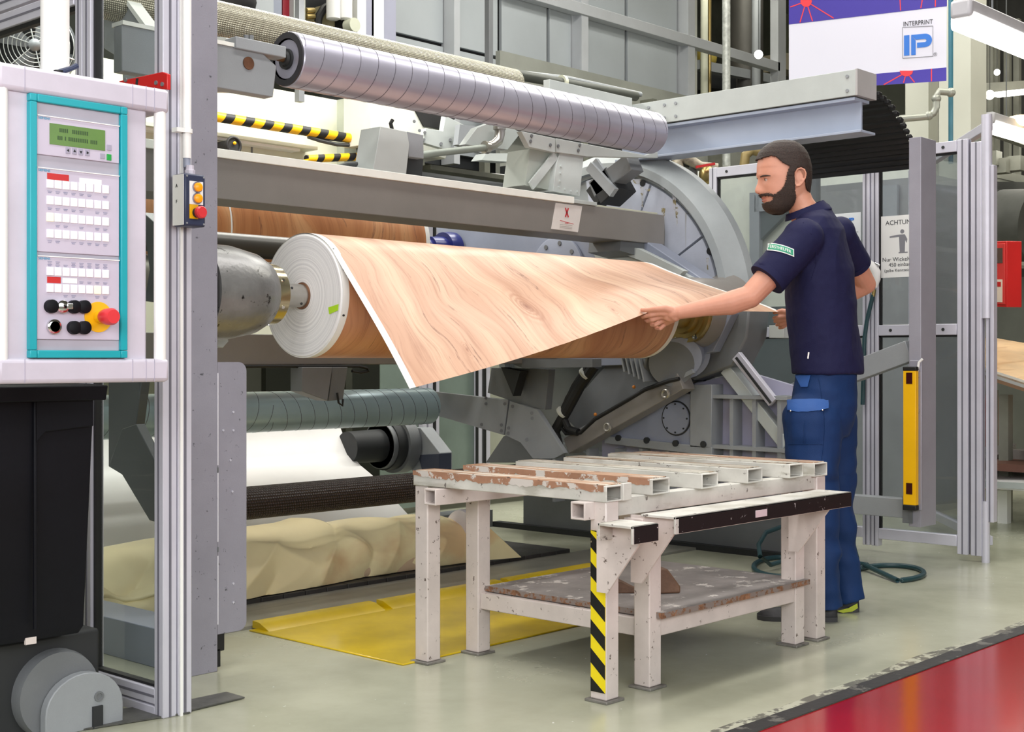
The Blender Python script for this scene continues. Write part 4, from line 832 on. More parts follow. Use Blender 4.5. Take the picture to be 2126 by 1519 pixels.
for vrow in (397, 432, 467, 500, 543, 549, 612, 582):
    for k in range(8):
        if mn.noise(V((k*2.7, vrow*.37, 1))) > -.2:
            c = H(101+115*k/7, 400).x; z_ = H(101, vrow).z
            for j in range(2): lb_.box(c-.006+.001*j, c+.005-.002*j, HY-.0066, HY-.006, z_-.0006-.0032*j, z_+.0006-.0032*j)
o = lb_.build('key_print', M('print_blue_grey', '#8588a4', .5, 0, 0), kp1); o['kind'] = 'stuff'
def knob(u_, v_, r, L, mat, name='push_button', cap=None, par=kp2):
    c = H(u_, v_)-Y*.005; b_ = part(name, MB().lathe(c, -Y, [(0, r), (L, r), (L+.002, r*.8)], 28), mat, par)
    if cap: part('button_cap', MB().lathe(c-Y*L, -Y, [(0, r*.75), (.002, r*.72)], 24), cap, b_)
    return b_
for u_, v_ in ((101, 636), (148, 637), (169, 637), (148, 680), (169, 680)): knob(u_, v_, .0155, .014, m_blk2)
kn = knob(124, 637, .015, .012, m_chrome, 'key_switch'); part('key_bow', MB().box(H(126, 400).x, H(139, 400).x, HY-.03, HY-.026, H(124, 642).z, H(124, 630).z), m_chrome, kn, bev=.002)
knob(107, 678, .017, .010, m_chrome, 'lamp_button', m_green)
es_ = part('stop_plate', MB().lathe(H(201, 658)-Y*.005, -Y, [(0, .036), (.003, .036)], 48), m_yel, kp2, 'round yellow emergency stop plate')
part('stop_stem', MB().lathe(H(201, 658)-Y*.008, -Y, [(0, .014), (.030, .014)], 24), m_yel, es_)
part('stop_cap', MB().lathe(H(201, 658)-Y*.030, -Y, [(0, .016), (.012, .019), (.036, .020), (.045, .016)], 36), m_red, es_, 'red mushroom cap')
po = part('pole', MB().cyl((1.64, 2.99, 1.655), (1.64, 2.99, 3.1), .033, n=40), m_wht, cp, 'round white hanging pole')
part('clamp_lever', MB().tube([H(143, 146, .05), H(150, 142, .05), H(166, 137, .04), H(178, 131, .04)], [.008, .007, .006, .007], 12), m_navy, cp)
part('lever_hub', MB().cyl(H(144, 152, .05), H(144, 140, .05), .011, n=16), m_black, cp)
# ================================================================ bin on its base
wb = thing('waste_bin', 'black plastic bin with a folded rim under the control panel', 'bin', (1.72, 3.4, .28))
x0b, x1b, y0b, y1b, zb0, zb1 = 1.55, 1.925, 3.30, 3.72, .265, .925
def ringp(g, z_, gy=None): gy = g if gy is None else gy; return [V((x0b-g, y0b-gy, z_)), V((x1b+g, y0b-gy, z_)), V((x1b+g, y1b+gy, z_)), V((x0b-g, y1b+gy, z_))]
bb = MB(); rs = [ringp(-.03, zb0), ringp(-.02, zb0+.02), ringp(0, zb1), ringp(-.008, zb1), ringp(-.03, zb0+.04)]
bb.add([p for r in rs for p in r], [(3, 2, 1, 0)]+[(k*4+i, k*4+(i+1) % 4, (k+1)*4+(i+1) % 4, (k+1)*4+i) for k in range(4) for i in range(4)]+[(16, 17, 18, 19)])
part('body', bb, m_blk2, wb, bev=.012)
rm = MB(); rs = [ringp(.0, zb1-.035), ringp(.022, zb1-.035), ringp(.026, zb1+.004), ringp(-.012, zb1+.010), ringp(-.014, zb1-.01)]
rm.add([p for r in rs for p in r], [(k*4+i, k*4+(i+1) % 4, (k+1)*4+(i+1) % 4, (k+1)*4+i) for k in range(4) for i in range(4)])
part('rim', rm, m_blk2, wb, bev=.003)
part('front_apron', MB().prism([V((1.75, 3.292, .895)), V((1.918, 3.292, .895)), V((1.918, 3.292, .82)), V((1.78, 3.292, .81)), V((1.76, 3.292, .79)), V((1.75, 3.292, .77))], (0, .012, 0)), m_blk2, wb, bev=.003)
part('corner_rib', MB().box(1.748, 1.757, 3.292, 3.302, .30, .90), m_blk2, wb, bev=.003)
part('rim_clip', MB().tube([V((1.62, 3.36, .95)), V((1.66, 3.36, .958)), V((1.70, 3.36, .945))], .007, 8), m_steel, wb)
part('edge_tape', MB().box(1.74, 1.77, 3.322, 3.33, .258, .276), m_bench, wb)
mf = thing('machine_foot', 'grey rounded cast machine foot under the black bin', 'machine foot', (1.85, 3.4, 0))
part('block', MB().box(1.55, 2.0, 3.40, 3.75, 0, .255), m_dark, mf, bev=.01)
cap = [V((1.80, 3.33, .0)), V((2.03, 3.33, .0))]+[V((1.915+.115*math.cos(a), 3.33, .055+.10*math.sin(a))) for a in [i*math.pi/14 for i in range(15)]]
part('rounded_cheek', MB().prism(cap, (0, .03, 0)), m_grey, mf, bev=.003)
part('cheek_body', MB().lathe((1.86, 3.362, .10), Y, [(0, .115), (.02, .12), (.3, .12)], 40), m_grey2, mf)
part('bolt', MB().lathe((1.955, 3.33, .085), -Y, [(0, .014), (.004, .014), (.004, .009), (.001, .008)], 16), m_grey2, mf)
part('slot_plate', MB().box(1.935, 1.965, 3.324, 3.33, .0, .06), m_dark, mf)
# ================================================================ fan behind the fence
fn = thing('pedestal_fan', 'large drum fan with a wire grille seen behind the fence at the top left', 'fan', P(70, 100, d=6.4)-Z*.3)
fc = P(72, 95, d=6.4); fd = (V((0, 0, 1))-fc+V((0, 0, 1.0))); fd = V((-fc.x, -fc.y, -.15)).normalized(); fr_, fu_ = fd.cross(Z).normalized(), None; fu_ = fr_.cross(fd).normalized()
def ring(c, R, r, n=40): return [c+(fr_*math.cos(6.2831853*i/n)+fu_*math.sin(6.2831853*i/n))*R for i in range(n+1)]
m_wire = M('wire_chrome', '#c9cbc8', .3, .6, 0)
part('drum', MB().lathe(fc-fd*.14, fd, [(0, .18), (0, .19), (.14, .19), (.14, .18)], 48, caps=False), m_grey2, fn)
part('back_guard', MB().lathe(fc-fd*.13, fd, [(0, .0), (0, .18)], 48), m_dark, fn)
gr = MB()
for k in range(1, 10): gr.tube(ring(fc+fd*(.02-.001*k), .019*k+.005, 0), .0022, 5)
for k in range(6): gr.tube([fc+fd*.025+(fr_*math.cos(k*1.047+.3)+fu_*math.sin(k*1.047+.3))*.02, fc+fd*.01+(fr_*math.cos(k*1.047+.3)+fu_*math.sin(k*1.047+.3))*.185], .003, 5)
o = part('wire_grille', gr, m_wire, fn); o['kind'] = 'stuff'
part('hub', MB().ball(fc+fd*.02, (.03, .03, .03), 14, 8), m_grey, fn)
for k in range(4):
    a = k*1.571+.5; d_ = fr_*math.cos(a)+fu_*math.sin(a); e_ = -fr_*math.sin(a)+fu_*math.cos(a)
    part('blade', MB().prism([fc-fd*.04+d_*.03+e_*.02, fc-fd*.04+d_*.03-e_*.02, fc-fd*.07+d_*.165-e_*.07, fc-fd*.03+d_*.165+e_*.05], fd*.003), m_grey2, fn)
part('stand', MB().cyl(fc-fd*.07-Z*.18, V(((fc-fd*.07).x, (fc-fd*.07).y, .01)), .02, n=14), m_grey2, fn)
part('foot_plate', MB().cyl(V(((fc-fd*.07).x, (fc-fd*.07).y, .0)), V(((fc-fd*.07).x, (fc-fd*.07).y, .02)), .2, n=30), m_grey2, fn)
# ================================================================ right guard fence (plane x = 6.5)
rf = thing('guard_fence', 'aluminium-framed guard fence with tinted panes behind the worker', 'fence', (6.5, 3.7, 0))
fx = 6.5; fy = lambda u: P(u, 745, x=fx).y
yA, yB, yC = fy(1484), fy(1811), fy(2018)
ztop, zb_ = 2.06, .06
profile('stile', (fx, yA, .03), (fx, yA, ztop+.03), .05, .045, rf, (1, 0, 0), 'dl')
profile('stile', (fx, yB+.025, .03), (fx, yB+.025, ztop+.03), .04, .045, rf, (1, 0, 0), 'd')
profile('stile', (fx, yB-.025, .03), (fx, yB-.025, ztop+.03), .04, .045, rf, (1, 0, 0), 'd')
profile('stile', (fx, yC+.04, .03), (fx, yC+.04, ztop+.03), .055, .045, rf, (1, 0, 0), 'dl')
profile('stile', (fx, yC-.03, .03), (fx, yC-.03, ztop+.01), .055, .045, rf, (1, 0, 0), 'dl')
part('round_post', MB().cyl((fx, yC-.075, 1.2), (fx, yC-.075, ztop+.14), .026, n=24), m_alu, rf); part('round_foot', MB().cyl((fx, yC-.07, .0), (fx, yC-.07, .3), .02, n=20), m_alu, rf)
profile('stile', (fx+.01, yC-.095, .2), (fx+.01, yC-.095, 1.95), .04, .045, rf, (1, 0, 0), 'd')
for (ya, yb) in ((yA-.025, yB+.045), (yB-.045, yC+.07)):
    for z_ in (ztop, 1.148): 
        r_ = profile('rail', (fx, ya, z_), (fx, yb, z_), .045, .055, rf, (0, 0, 1), 'l')
        for yy in (ya-.07, yb+.07): part('corner_bolt', MB().cyl((fx-.0225, yy, z_), (fx-.026, yy, z_), .008, n=10), m_dark, r_)
    part('gasket', MB().box(fx-.012, fx+.012, yb, ya, ztop-.037, ztop-.027).box(fx-.012, fx+.012, yb, ya, 1.111, 1.121).box(fx-.012, fx+.012, ya-.008, ya, .1, ztop-.03), m_black, rf)
profile('rail', (fx, yB-.045, .095), (fx, yC+.07, .095), .045, .055, rf, (0, 0, 1), 'l')
profile('rail', (fx, yA-.025, .095), (fx, yB+.045, .095), .045, .055, rf, (0, 0, 1), 'l')
for (ya, yb) in ((yA-.02, yB+.04), (yB-.04, yC+.06)):
    part('pane', MB().box(fx-.002, fx+.002, yb, ya, 1.18, ztop-.02), m_glassd, rf, 'tinted upper pane'); part('pane', MB().box(fx-.002, fx+.002, yb, ya, .12, 1.12), m_glassd, rf, 'tinted lower pane')
# folding leaf behind, going back from the post
ld_ = thing('fence_leaf', 'second fence leaf folding back from the outer post of the guard fence', 'fence', (6.9, 3.0, 0))
a_, b__ = V((6.56, yC-.06, 0)), V((7.9, 3.9, 0))
profile('rail', a_+Z*2.155, b__+Z*2.155, .04, .045, ld_, (0, 0, 1)); profile('rail', a_+Z*.1, b__+Z*.1, .04, .045, ld_)
profile('stile', b__+Z*.02, b__+Z*2.17, .045, .045, ld_, (1, 0, 0))
part('pane', MB().beam(a_+Z*1.12, b__+Z*1.12, .004, 2.0), m_glassd, ld_)
# notices on the fence
n1 = thing('notice_sheet', 'white notice headed ACHTUNG with a pointing figure on the fence pane', 'notice', P(1856, 514, x=6.49))
nx = 6.494
def R_(u, v): return P(u, v, x=nx)
y0n, y1n, zt_, zb2 = R_(1825, 500).y, R_(1825, 500).y-.26, R_(1825, 450).z, R_(1825, 577).z
part('sheet', MB().box(nx, nx+.001, y1n, y0n, zb2, zt_), m_wht, n1)
m_ink = M('ink', '#3a3a40', .6, 0, 0); m_inkg = M('ink_grey', '#85858c', .6, 0, 0)
yc_ = (y0n+y1n)/2; RT = V((0, -1, 0))
text('heading', 'ACHTUNG !', m_ink, n1, (nx-.0005, yc_, zt_-.047), RT, Z, .034, depth=.0003)
for i, s_ in enumerate(('Nur Wickelwellen', '450 einbauen', '(gelbe Kennzeichnung)')): text('line', s_, m_ink, n1, (nx-.0005, yc_, zb2+.083-.027*i), RT, Z, (.030, .028, .022)[i], depth=.0003)
fg_ = MB(); zc = (zt_+zb2)/2+.02
fg_.lathe((nx-.0006, yc_, zc+.055), X, [(0, .011), (.0006, .011)], 16)
fg_.prism([V((nx-.0006, yc_+a, zc+b)) for a, b in ((.018, .04), (-.014, .04), (-.028, .015), (-.024, -.005), (-.016, .01), (-.014, -.05), (.014, -.05))], (.0006, 0, 0))
fg_.prism([V((nx-.0006, yc_+a, zc+b)) for a, b in ((.018, .04), (.018, .028), (.07, .026), (.07, .034))], (.0006, 0, 0)); fg_.box(nx-.0006, nx, yc_-.03, yc_+.02, zc-.056, zc-.05)
part('pointing_figure', fg_, m_inkg, n1)
n2 = thing('notice_sheet', 'laminated white notice with a small blue logo partly behind the worker', 'notice', P(1765, 500, x=6.49))
part('sheet', MB().box(nx, nx+.001, R_(1787, 500).y, R_(1700, 500).y, R_(1787, 580).z, R_(1787, 440).z), M('laminate', '#dfe3e6', .25, 0, 0), n2, bev=.002)
def ip_logo(parent, o, r, up, s, mat, nrm, name='logo'):
    """the letters I and P of the logo; s = letter height"""
    o = V(o); mb = MB(); e = nrm*.0015
    def q(pts): mb.prism([o+r*a*s+up*b*s for a, b in pts], e)
    q([(0, 0), (.26, 0), (.26, 1), (0, 1)])
    out = [(.34, 1), (1.0, 1)]+[(1.0+.33*math.cos(a), .67+.33*math.sin(a)) for a in [math.pi/2-i*math.pi/10 for i in range(1, 11)]]+[(.66, .34)]
    q([(.34, 0), (.56, 0), (.56, .70), (.34, 1)]); q([(.34, 1), (.56, .74), (.98, .74), (1.0, 1)])
    arc = [(1.0+.33*math.cos(a), .67+.33*math.sin(a)) for a in [math.pi/2-i*math.pi/12 for i in range(13)]]; inn = [(.98+.085*math.cos(a), .665+.075*math.sin(a)) for a in [-math.pi/2+i*math.pi/12 for i in range(13)]]
    for i in range(12): q([arc[i], arc[i+1], inn[11-i], inn[12-i]])
    q([(1.0, .34), (.98, .59), (.62, .59), (.62, .34)])
    return part(name, mb, mat, parent)
m_lblue = M('logo_blue', '#1f6fcf', .4, 0, 0)
ip_logo(n2, V((nx-.002, R_(1763, 460).y, R_(1763, 461).z)), RT, Z, .022, m_lblue, X)
for k in range(4): part('text_line', MB().box(nx-.0006, nx, R_(1782-2*k, 500).y, R_(1756, 500).y, R_(1760, 482+9*k).z-.003, R_(1760, 482+9*k).z), m_inkg, n2)
# ---- right column with light curtain and struts
rc = thing('machine_column', 'grey steel column with side flange in front of the right guard fence', 'column', (5.98, 2.93, .2))
yl, yr = P(1887, 745, x=5.92).y, P(1914, 745, x=5.92).y
part('post', MB().box(5.92, 6.075, yl-.052-.008, yl, .22, 2.03), M('column_grey_lt', '#9a99a4', .38, .1, .05, 4, .2, 220), rc, bev=.002)
part('side_flange', MB().box(5.905, 5.915, yl-.07, yl-.01, .30, .995), m_lil, rc, bev=.004)
lc_ = thing('light_curtain', 'yellow safety light curtain bar with black ends on the right column', 'light curtain', (5.89, yl, .3))
yy0, yy1 = P(1877, 745, x=5.88).y, P(1903, 745, x=5.88).y
part('bar', MB().box(5.87, 5.90, yy1, yy0, .325, .945), m_yel, lc_, bev=.002)
for z0, z1 in ((.945, .965), (.30, .325)): part('end_cap', MB().box(5.868, 5.902, yy1-.002, yy0+.002, z0, z1), m_black, lc_, bev=.004)
for z0 in (.885, .375): part('lens_window', MB().box(5.868, 5.871, yy1+.016, yy0-.016, z0, z0+.052), M('dark_red_lens', '#3a0a0c', .2, 0, 0), lc_, 'dark red lens window')
part('side_channel', MB().box(5.90, 5.912, yy1+.005, yy0-.01, .32, .95), m_yel, lc_)
sr = thing('column_brace', 'grey horizontal brace tube joining the right column low down', 'brace', (5.98, 3.5, .3))
part('tube', MB().box(5.93, 6.0, 2.96, 4.3, .255, .345), m_grey, sr, bev=.003); part('end_plate', MB().box(5.915, 5.93, yl-.02, yl+.03, .235, .36), m_grey2, sr)
s2 = thing('column_brace', 'slanted grey brace tube running up to the right column behind the worker', 'brace', (5.98, 3.5, .9))
part('tube', MB().beam(P(1560, 850, x=5.98), P(1892, 728, x=5.98), .06, .10), m_grey, s2, bev=.003)
part('clip', MB().tube([P(1905, 770, x=5.90), P(1908, 752, x=5.90), P(1915, 745, x=5.90)], .006, 8), m_wht, rc)
# ================================================================ gantry, bellows
ga = thing('gantry_beam', 'long white box beam over a grey I-beam reaching out above the fence', 'beam', (5.7, 4.0, 2.05))
x_ = 5.66
part('box_channel', MB().box(x_-.05, x_+.13, 3.05, 4.45, 2.20, 2.318), m_pale, ga, bev=.002)
part('end_cover', MB().box(x_-.05, x_+.13, 3.04, 3.05, 2.20, 2.32), M('cover_grey', '#b4b2b2', .4), ga)
for z_ in (2.225, 2.29): part('bolt', MB().cyl((x_-.05, 3.09, z_), (x_-.056, 3.09, z_), .008, n=10), m_grey, ga)
for y_ in (4.05, 4.12, 4.22, 4.3):
    for z_ in (2.225, 2.29): part('bolt', MB().cyl((x_-.05, y_, z_), (x_-.056, y_, z_), .008, n=10), m_grey, ga)
ib = part('i_beam', MB().box(x_-.04, x_+.10, 3.06, 4.45, 2.18, 2.195).box(x_-.04, x_+.10, 3.03, 4.45, 2.032, 2.044).box(x_+.02, x_+.035, 3.06, 4.45, 2.04, 2.185), M('ibeam_blue', '#a3adc0', .4, 0, .05, 2), ga, bev=.002)
lb2 = thing('top_beam', 'white flat beam running along behind the large spiral roller', 'beam', (4.9, 4.3, 2.2))
part('plate', MB().box(4.95, 5.6, 4.32, 4.36, 2.235, 2.35), m_pale, lb2, bev=.002)
be = thing('bellows_cover', 'black ribbed bellows cover sloping down behind the gantry beam end', 'bellows', (6.0, 3.4, 2.0))
bp_ = [(5.80, 2.235), (5.93, 2.20), (6.05, 2.13), (6.14, 2.06), (6.2, 2.0), (6.23, 1.93)]
def bell(a, b):
    k = a*(len(bp_)-1); i = min(int(k), len(bp_)-2); f = k-i; rb_ = .008*abs(math.sin(a*3.14159*14))
    return V((bp_[i][0]*(1-f)+bp_[i+1][0]*f+rb_*.5, 3.06+.80*b, bp_[i][1]*(1-f)+bp_[i+1][1]*f+rb_))
part('bellows', MB().grid(bell, 168, 2, thick=(0, 0, .004)), M('bellows_black', '#17181c', .5, 0, .1, 4), be, sharp=80)
for k in range(15):
    p = bell(k/14.5+.01, 0); q = bell(min(1, k/14.5+.055), 0); part('chain_link', MB().beam(p+V((0, -.012, .0)), q+V((0, -.012, .0)), .02, .024, (0, 1, 0)), m_black, be, bev=.003)
# ================================================================ banner
bn = thing('company_banner', 'hanging banner with purple bands, red network lines and the blue IP logo', 'banner', (8.2, 4.4, 2.8))
BL, BR = P(1638, 200, d=9.3), P(1966, 200, d=8.9); br_ = (V((BR.x, BR.y, 0))-V((BL.x, BL.y, 0))); BW = br_.length; br_.normalize(); bnn = br_.cross(Z); bnn = bnn if bnn.dot(V((-BL.x, -BL.y, 0))) > 0 else -bnn
def Bp(u, v, off=0):
    """point of the banner plane seen at u, v"""
    o = V((BL.x, BL.y, 0)); k = (u-1063)/FL; r = V((FX+FY*k, FY-FX*k, -(v-745)/FL)); c = V((0, 0, 1)); t = (o-c).dot(bnn)/r.dot(bnn)
    return c+r*t+bnn*off
def bpoly(name, pts, mat, off, label=None, th=.001): return part(name, MB().prism([Bp(u, v, off) for u, v in pts], bnn*th), mat, bn, label)
m_purp = M('banner_purple', '#3a2a9c', .5, 0, .08, 1)
bpoly('cloth', [(1638, -60), (1966, -80), (1965, 168), (1638, 189)], M('banner_white', '#d9d8e6', .5, 0, 0), 0, 'white banner cloth')
bpoly('purple_band', [(1638, -60), (1966, -80), (1966, 13), (1638, 51)], m_purp, .002); bpoly('purple_band', [(1638, 172), (1790, 156), (1965, 140), (1965, 168), (1638, 189)], m_purp, .002)
m_bred = M('banner_red', '#e0303c', .5, 0, 0)
def bline(u0, v0, u1, v1, w_=1.1):
    d = V((u1-u0, v1-v0, 0)).normalized(); n_ = (-d.y*w_, d.x*w_); bpoly('red_line', [(u0+n_[0], v0+n_[1]), (u1+n_[0], v1+n_[1]), (u1-n_[0], v1-n_[1]), (u0-n_[0], v0-n_[1])], m_bred, .0032)
for a in ((1674, 3, 1641, 15), (1674, 3, 1661, 47), (1674, 3, 1687, 44), (1674, 3, 1731, 38), (1674, 3, 1700, -30), (1867, -30, 1870, 22), (1920, -30, 1912, 17), (1943, -40, 1942, 14), (1882, 150, 1835, 176), (1882, 150, 1876, 172), (1882, 150, 1899, 171), (1934, 143, 1934, 169)): bline(*a)
bpoly('red_node', [(1674+12*math.cos(a), 3+12*math.sin(a)) for a in [i*.5236 for i in range(12)]], m_bred, .0045)
bpoly('red_node', [(1882+14*math.cos(a), 147+12*math.sin(a)) for a in [i*.5236 for i in range(7)]], m_bred, .0045)
s_px = (Bp(1900, 50)-Bp(1901, 50)).length
text('wordmark', 'INTERPRINT', m_ink, bn, Bp(1906, 52, .003), br_, Z, 14*s_px, depth=.0015, wid=.80)
for a in ((1874, 57, 1937, 54), (1874, 121, 1937, 117)): bpoly('logo_frame', [(a[0], a[1]-.6), (a[2], a[3]-.6), (a[2], a[3]+.6), (a[0], a[1]+.6)], m_inkg, .003)
for a in ((1874, 57, 121), (1937, 54, 117)): bpoly('logo_frame', [(a[0]-.5, a[1]), (a[0]+.5, a[1]), (a[0]+.5, a[2]), (a[0]-.5, a[2])], m_inkg, .003)
ip_logo(bn, Bp(1877, 116, .003), br_, Z, (Bp(1877, 74)-Bp(1877, 116)).length, m_lblue, bnn)
text('registered_mark', '®', m_inkg, bn, Bp(1942, 116, .003), br_, Z, 10*s_px)
part('hem_bar', MB().beam(Bp(1638, -62), Bp(1966, -82), .02, .02), m_alu, bn)
# ================================================================ hoses and air gun
m_hose = M('green_hose', '#24444a', .4, 0, .08, 6)
def F(u, v, h=.012): return P(u, v, z=h)
def loop(cu, cv, ru, rv, a0, a1, n=24, h=.012): return [F(cu+ru*math.cos(a), cv+rv*math.sin(a), h) for a in [a0+(a1-a0)*i/n for i in range(n+1)]]
h1 = thing('air_hose', 'dark green hose coiled on the floor behind the bench', 'hose', F(1610, 1180, 0))
part('coil', MB().tube(loop(1625, 1176, 60, 20, 5.5, .4, 40), .012, 10), m_hose, h1)
q0 = F(1568, 1150); part('riser', MB().tube([F(1640, 1160, .04), F(1600, 1172, .03), F(1578, 1155, .08), P(1575, 1130, d=6.6), P(1590, 1105, d=6.7), P(1625, 1092, d=6.75)], .011, 10), m_hose, h1)
h2 = thing('air_hose', 'dark green hose looped on the floor to the right of the worker', 'hose', F(1850, 1185, 0))
part('coil', MB().tube([F(1770, 1168), F(1800, 1172)]+loop(1846, 1189, 72, 16, 3.6, 7.6, 36)+[F(1795, 1172, .03)], .012, 10), m_hose, h2)
part('riser', MB().tube([F(1780, 1160, .02), P(1772, 1130, d=6.7), P(1768, 1095, d=6.8)], .011, 10), m_hose, h2)
ag = thing('air_gun', 'pale air gun hanging on the fence beside the worker elbow', 'air gun', P(1805, 560, x=6.42))
def G_(u, v): return P(u+7, v, x=6.44)
part('body', MB().tube([G_(1796, 543), G_(1804, 552), G_(1812, 565), G_(1813, 580), G_(1809, 596)], [.014, .022, .024, .02, .014], 14), m_wht, ag)
part('nozzle', MB().cyl(G_(1810, 547), G_(1818, 551), .008, n=12), m_chrome, ag); part('trigger', MB().tube([G_(1804, 556), G_(1798, 566), G_(1801, 578)], .005, 8), m_wht, ag)
part('coupling', MB().cyl(G_(1808, 600), G_(1806, 615), .01, n=12), m_brass, ag)
part('hose', MB().tube([G_(1806, 612), G_(1800, 635), G_(1793, 665), G_(1788, 700), G_(1786, 760), G_(1784, 840)], .011, 10), m_hose, ag)
# ================================================================ background: cream machine, enclosure, pipes, racks
cm = thing('cream_machine', 'cream-painted machine body with folded panels behind the winder', 'machine', (4.2, 6.9, 0))
part('body', MB().box(1.2, 5.62, 6.5, 7.4, 1.05, 2.60), m_cream, cm, bev=.004)
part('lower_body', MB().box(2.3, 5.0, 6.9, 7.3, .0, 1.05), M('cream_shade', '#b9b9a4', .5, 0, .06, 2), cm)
part('ledge', MB().box(2.3, 5.2, 6.38, 6.5, 2.25, 2.27), m_cream, cm)
part('ledge', MB().box(3.5, 5.1, 6.42, 6.5, 2.235, 2.25), m_wht, cm)
part('panel_seam', MB().box(4.80, 4.81, 6.494, 6.5, 1.2, 2.25), m_grey2, cm)
part('upright', MB().box(5.45, 5.62, 6.43, 6.5, 1.05, 2.6), M('upright_greenish', '#b3b9ac', .45, 0, .06), cm)
part('upright_gap', MB().box(5.62, 5.68, 6.5, 7.4, 1.05, 2.7), m_dark, cm)
cm2 = thing('web_housing', 'pale angular web housing with bolted plates behind the spiral roller', 'machine', (5.9, 5.9, 1.9))
def K(u, v, y=6.1): return P(u, v, y=y)
part('panel', MB().prism([K(u, v) for u, v in ((770, 190), (870, 190), (880, 232), (940, 285), (925, 330), (875, 312), (770, 298))], (0, .25, 0)), M('housing_pale', '#d3d5ca', .42, 0, .05, 3), cm2, bev=.003)
part('window', MB().prism([K(u, v, 6.09) for u, v in ((862, 228), (945, 246), (925, 270), (880, 262))], (0, .02, 0)), m_black, cm2, 'dark opening')
part('plate', MB().prism([K(u, v, 6.0) for u, v in ((925, 240), (965, 260), (932, 312), (878, 296), (884, 266), (920, 272))], (0, .04, 0)), m_pale, cm2, bev=.002)
part('plate', MB().prism([K(u, v, 5.9) for u, v in ((955, 258), (1040, 268), (1050, 300), (1000, 318), (950, 300))], (0, .04, 0)), m_grey, cm2)
for u, v in ((860, 252), (871, 271), (882, 275), (916, 298), (935, 290), (880, 290)): part('bolt', MB().cyl(K(u, v, 6.0), K(u, v, 5.99), .010, n=8), m_grey2, cm2)
part('under_beam', MB().beam(K(760, 345, 6.4), K(1330, 440, 6.4), .2, .05), m_grey2, cm2)
part('under_beam', MB().beam(K(880, 348, 6.2), K(1350, 415, 6.2), .12, .03), M('olive_beam', '#4f5045', .5, 0, .2), cm2)
part('under_plate', MB().prism([K(u, v, 6.3) for u, v in ((1010, 318), (1100, 318), (1060, 336), (1000, 332))], (0, .1, 0)), m_pale, cm2)
part('trim_strip', MB().prism([K(u, v, 6.2) for u, v in ((985, 357), (1100, 365), (1098, 372), (985, 366))], (0, .05, 0)), m_wht, cm2)
bk = thing('steel_rack', 'dark steel frame with rails behind the cross beam', 'frame', (6.6, 7.4, 0))
part('back_panel', MB().box(5.7, 9.5, 7.55, 7.6, 0, 2.35), M('rear_greygreen', '#45473f', .55, 0, .12, 1.5), bk)
for z_ in (1.78, 1.95, 2.1): part('rail', MB().box(5.7, 9.5, 7.35, 7.4, z_, z_+.05), M('olive_grey', '#6a6b60', .5, 0, .2), bk)
for x_ in (6.2, 6.9, 7.6, 8.4, 9.2): part('post', MB().box(x_, x_+.06, 7.3, 7.36, 0, 2.6), MATS['olive_grey'], bk)
# hazard striped padding tubes
def hazard(label, path, r):
    t = thing('hazard_tube', label, 'padding', path[0], 'striped padding tubes on the cream machine'); p, q = V(path[0]), V(path[1]); d = (q-p); L = d.length; d.normalize(); n = int(L/.12)
    part('core', MB().cyl(p, q, r*.97, n=20), m_black, t)
    for i in range(n):
        c = p+d*(L*i/n); w_ = L/n*.52; o_ = MB(); o_.cyl(c, c+d*w_, r, n=20)
        for k, v_ in enumerate(o_.v): v_ += d*(v_.z-c.z)*.55
        part('yellow_band', o_, m_yel, t)
    return t
def HZ(u, v): return P(u, v, y=6.30)
hazard('long black and yellow padded tube above the ledge of the cream machine', (HZ(440, 241), HZ(747, 290)), .029)
hazard('short black and yellow padded tube lower on the cream machine', (HZ(636, 330), HZ(766, 324)), .024)
hazard('small black and yellow tube end turned downwards at the upright', (HZ(746, 304), HZ(749, 322)), .022)
cb = tag(MB().tube([HZ(640, 284), HZ(665, 292), HZ(700, 300), HZ(735, 302), HZ(770, 284)], .012, 8).tube([HZ(640, 278), HZ(680, 288), HZ(730, 294), HZ(770, 278)], .010, 8).build('cable_bundle', M('cable_grey', '#3d3f40', .5), loc=HZ(700, 300)), 'dark grey cable bundle looping under the long striped tube', 'cable')
cb = tag(MB().tube([P(700, 348, y=4.2), P(720, 341, y=4.2), P(750, 341, y=4.2), P(772, 350, y=4.2)], .010, 10).build('cable_bundle', MATS['cable_grey'], loc=P(740, 345, y=4.2)), 'thick grey cable entering the sensor hood on the cross beam', 'cable')
hw = thing('hand_wheel', 'small black hand wheel with yellow mark on the cream machine', 'hand wheel', HZ(485, 300))
wc = HZ(485, 302); part('rim', MB().tube([wc+(X*math.cos(a)+Z*math.sin(a))*.045 for a in [i*.2618 for i in range(25)]], .009, 8), m_black, hw); part('hub', MB().cyl(wc-Y*.0, wc+Y*.15, .035, n=24), m_dark, hw)
part('mark', MB().ball(wc+V((0, -.01, .012)), .010, 8, 6), m_yel, hw)
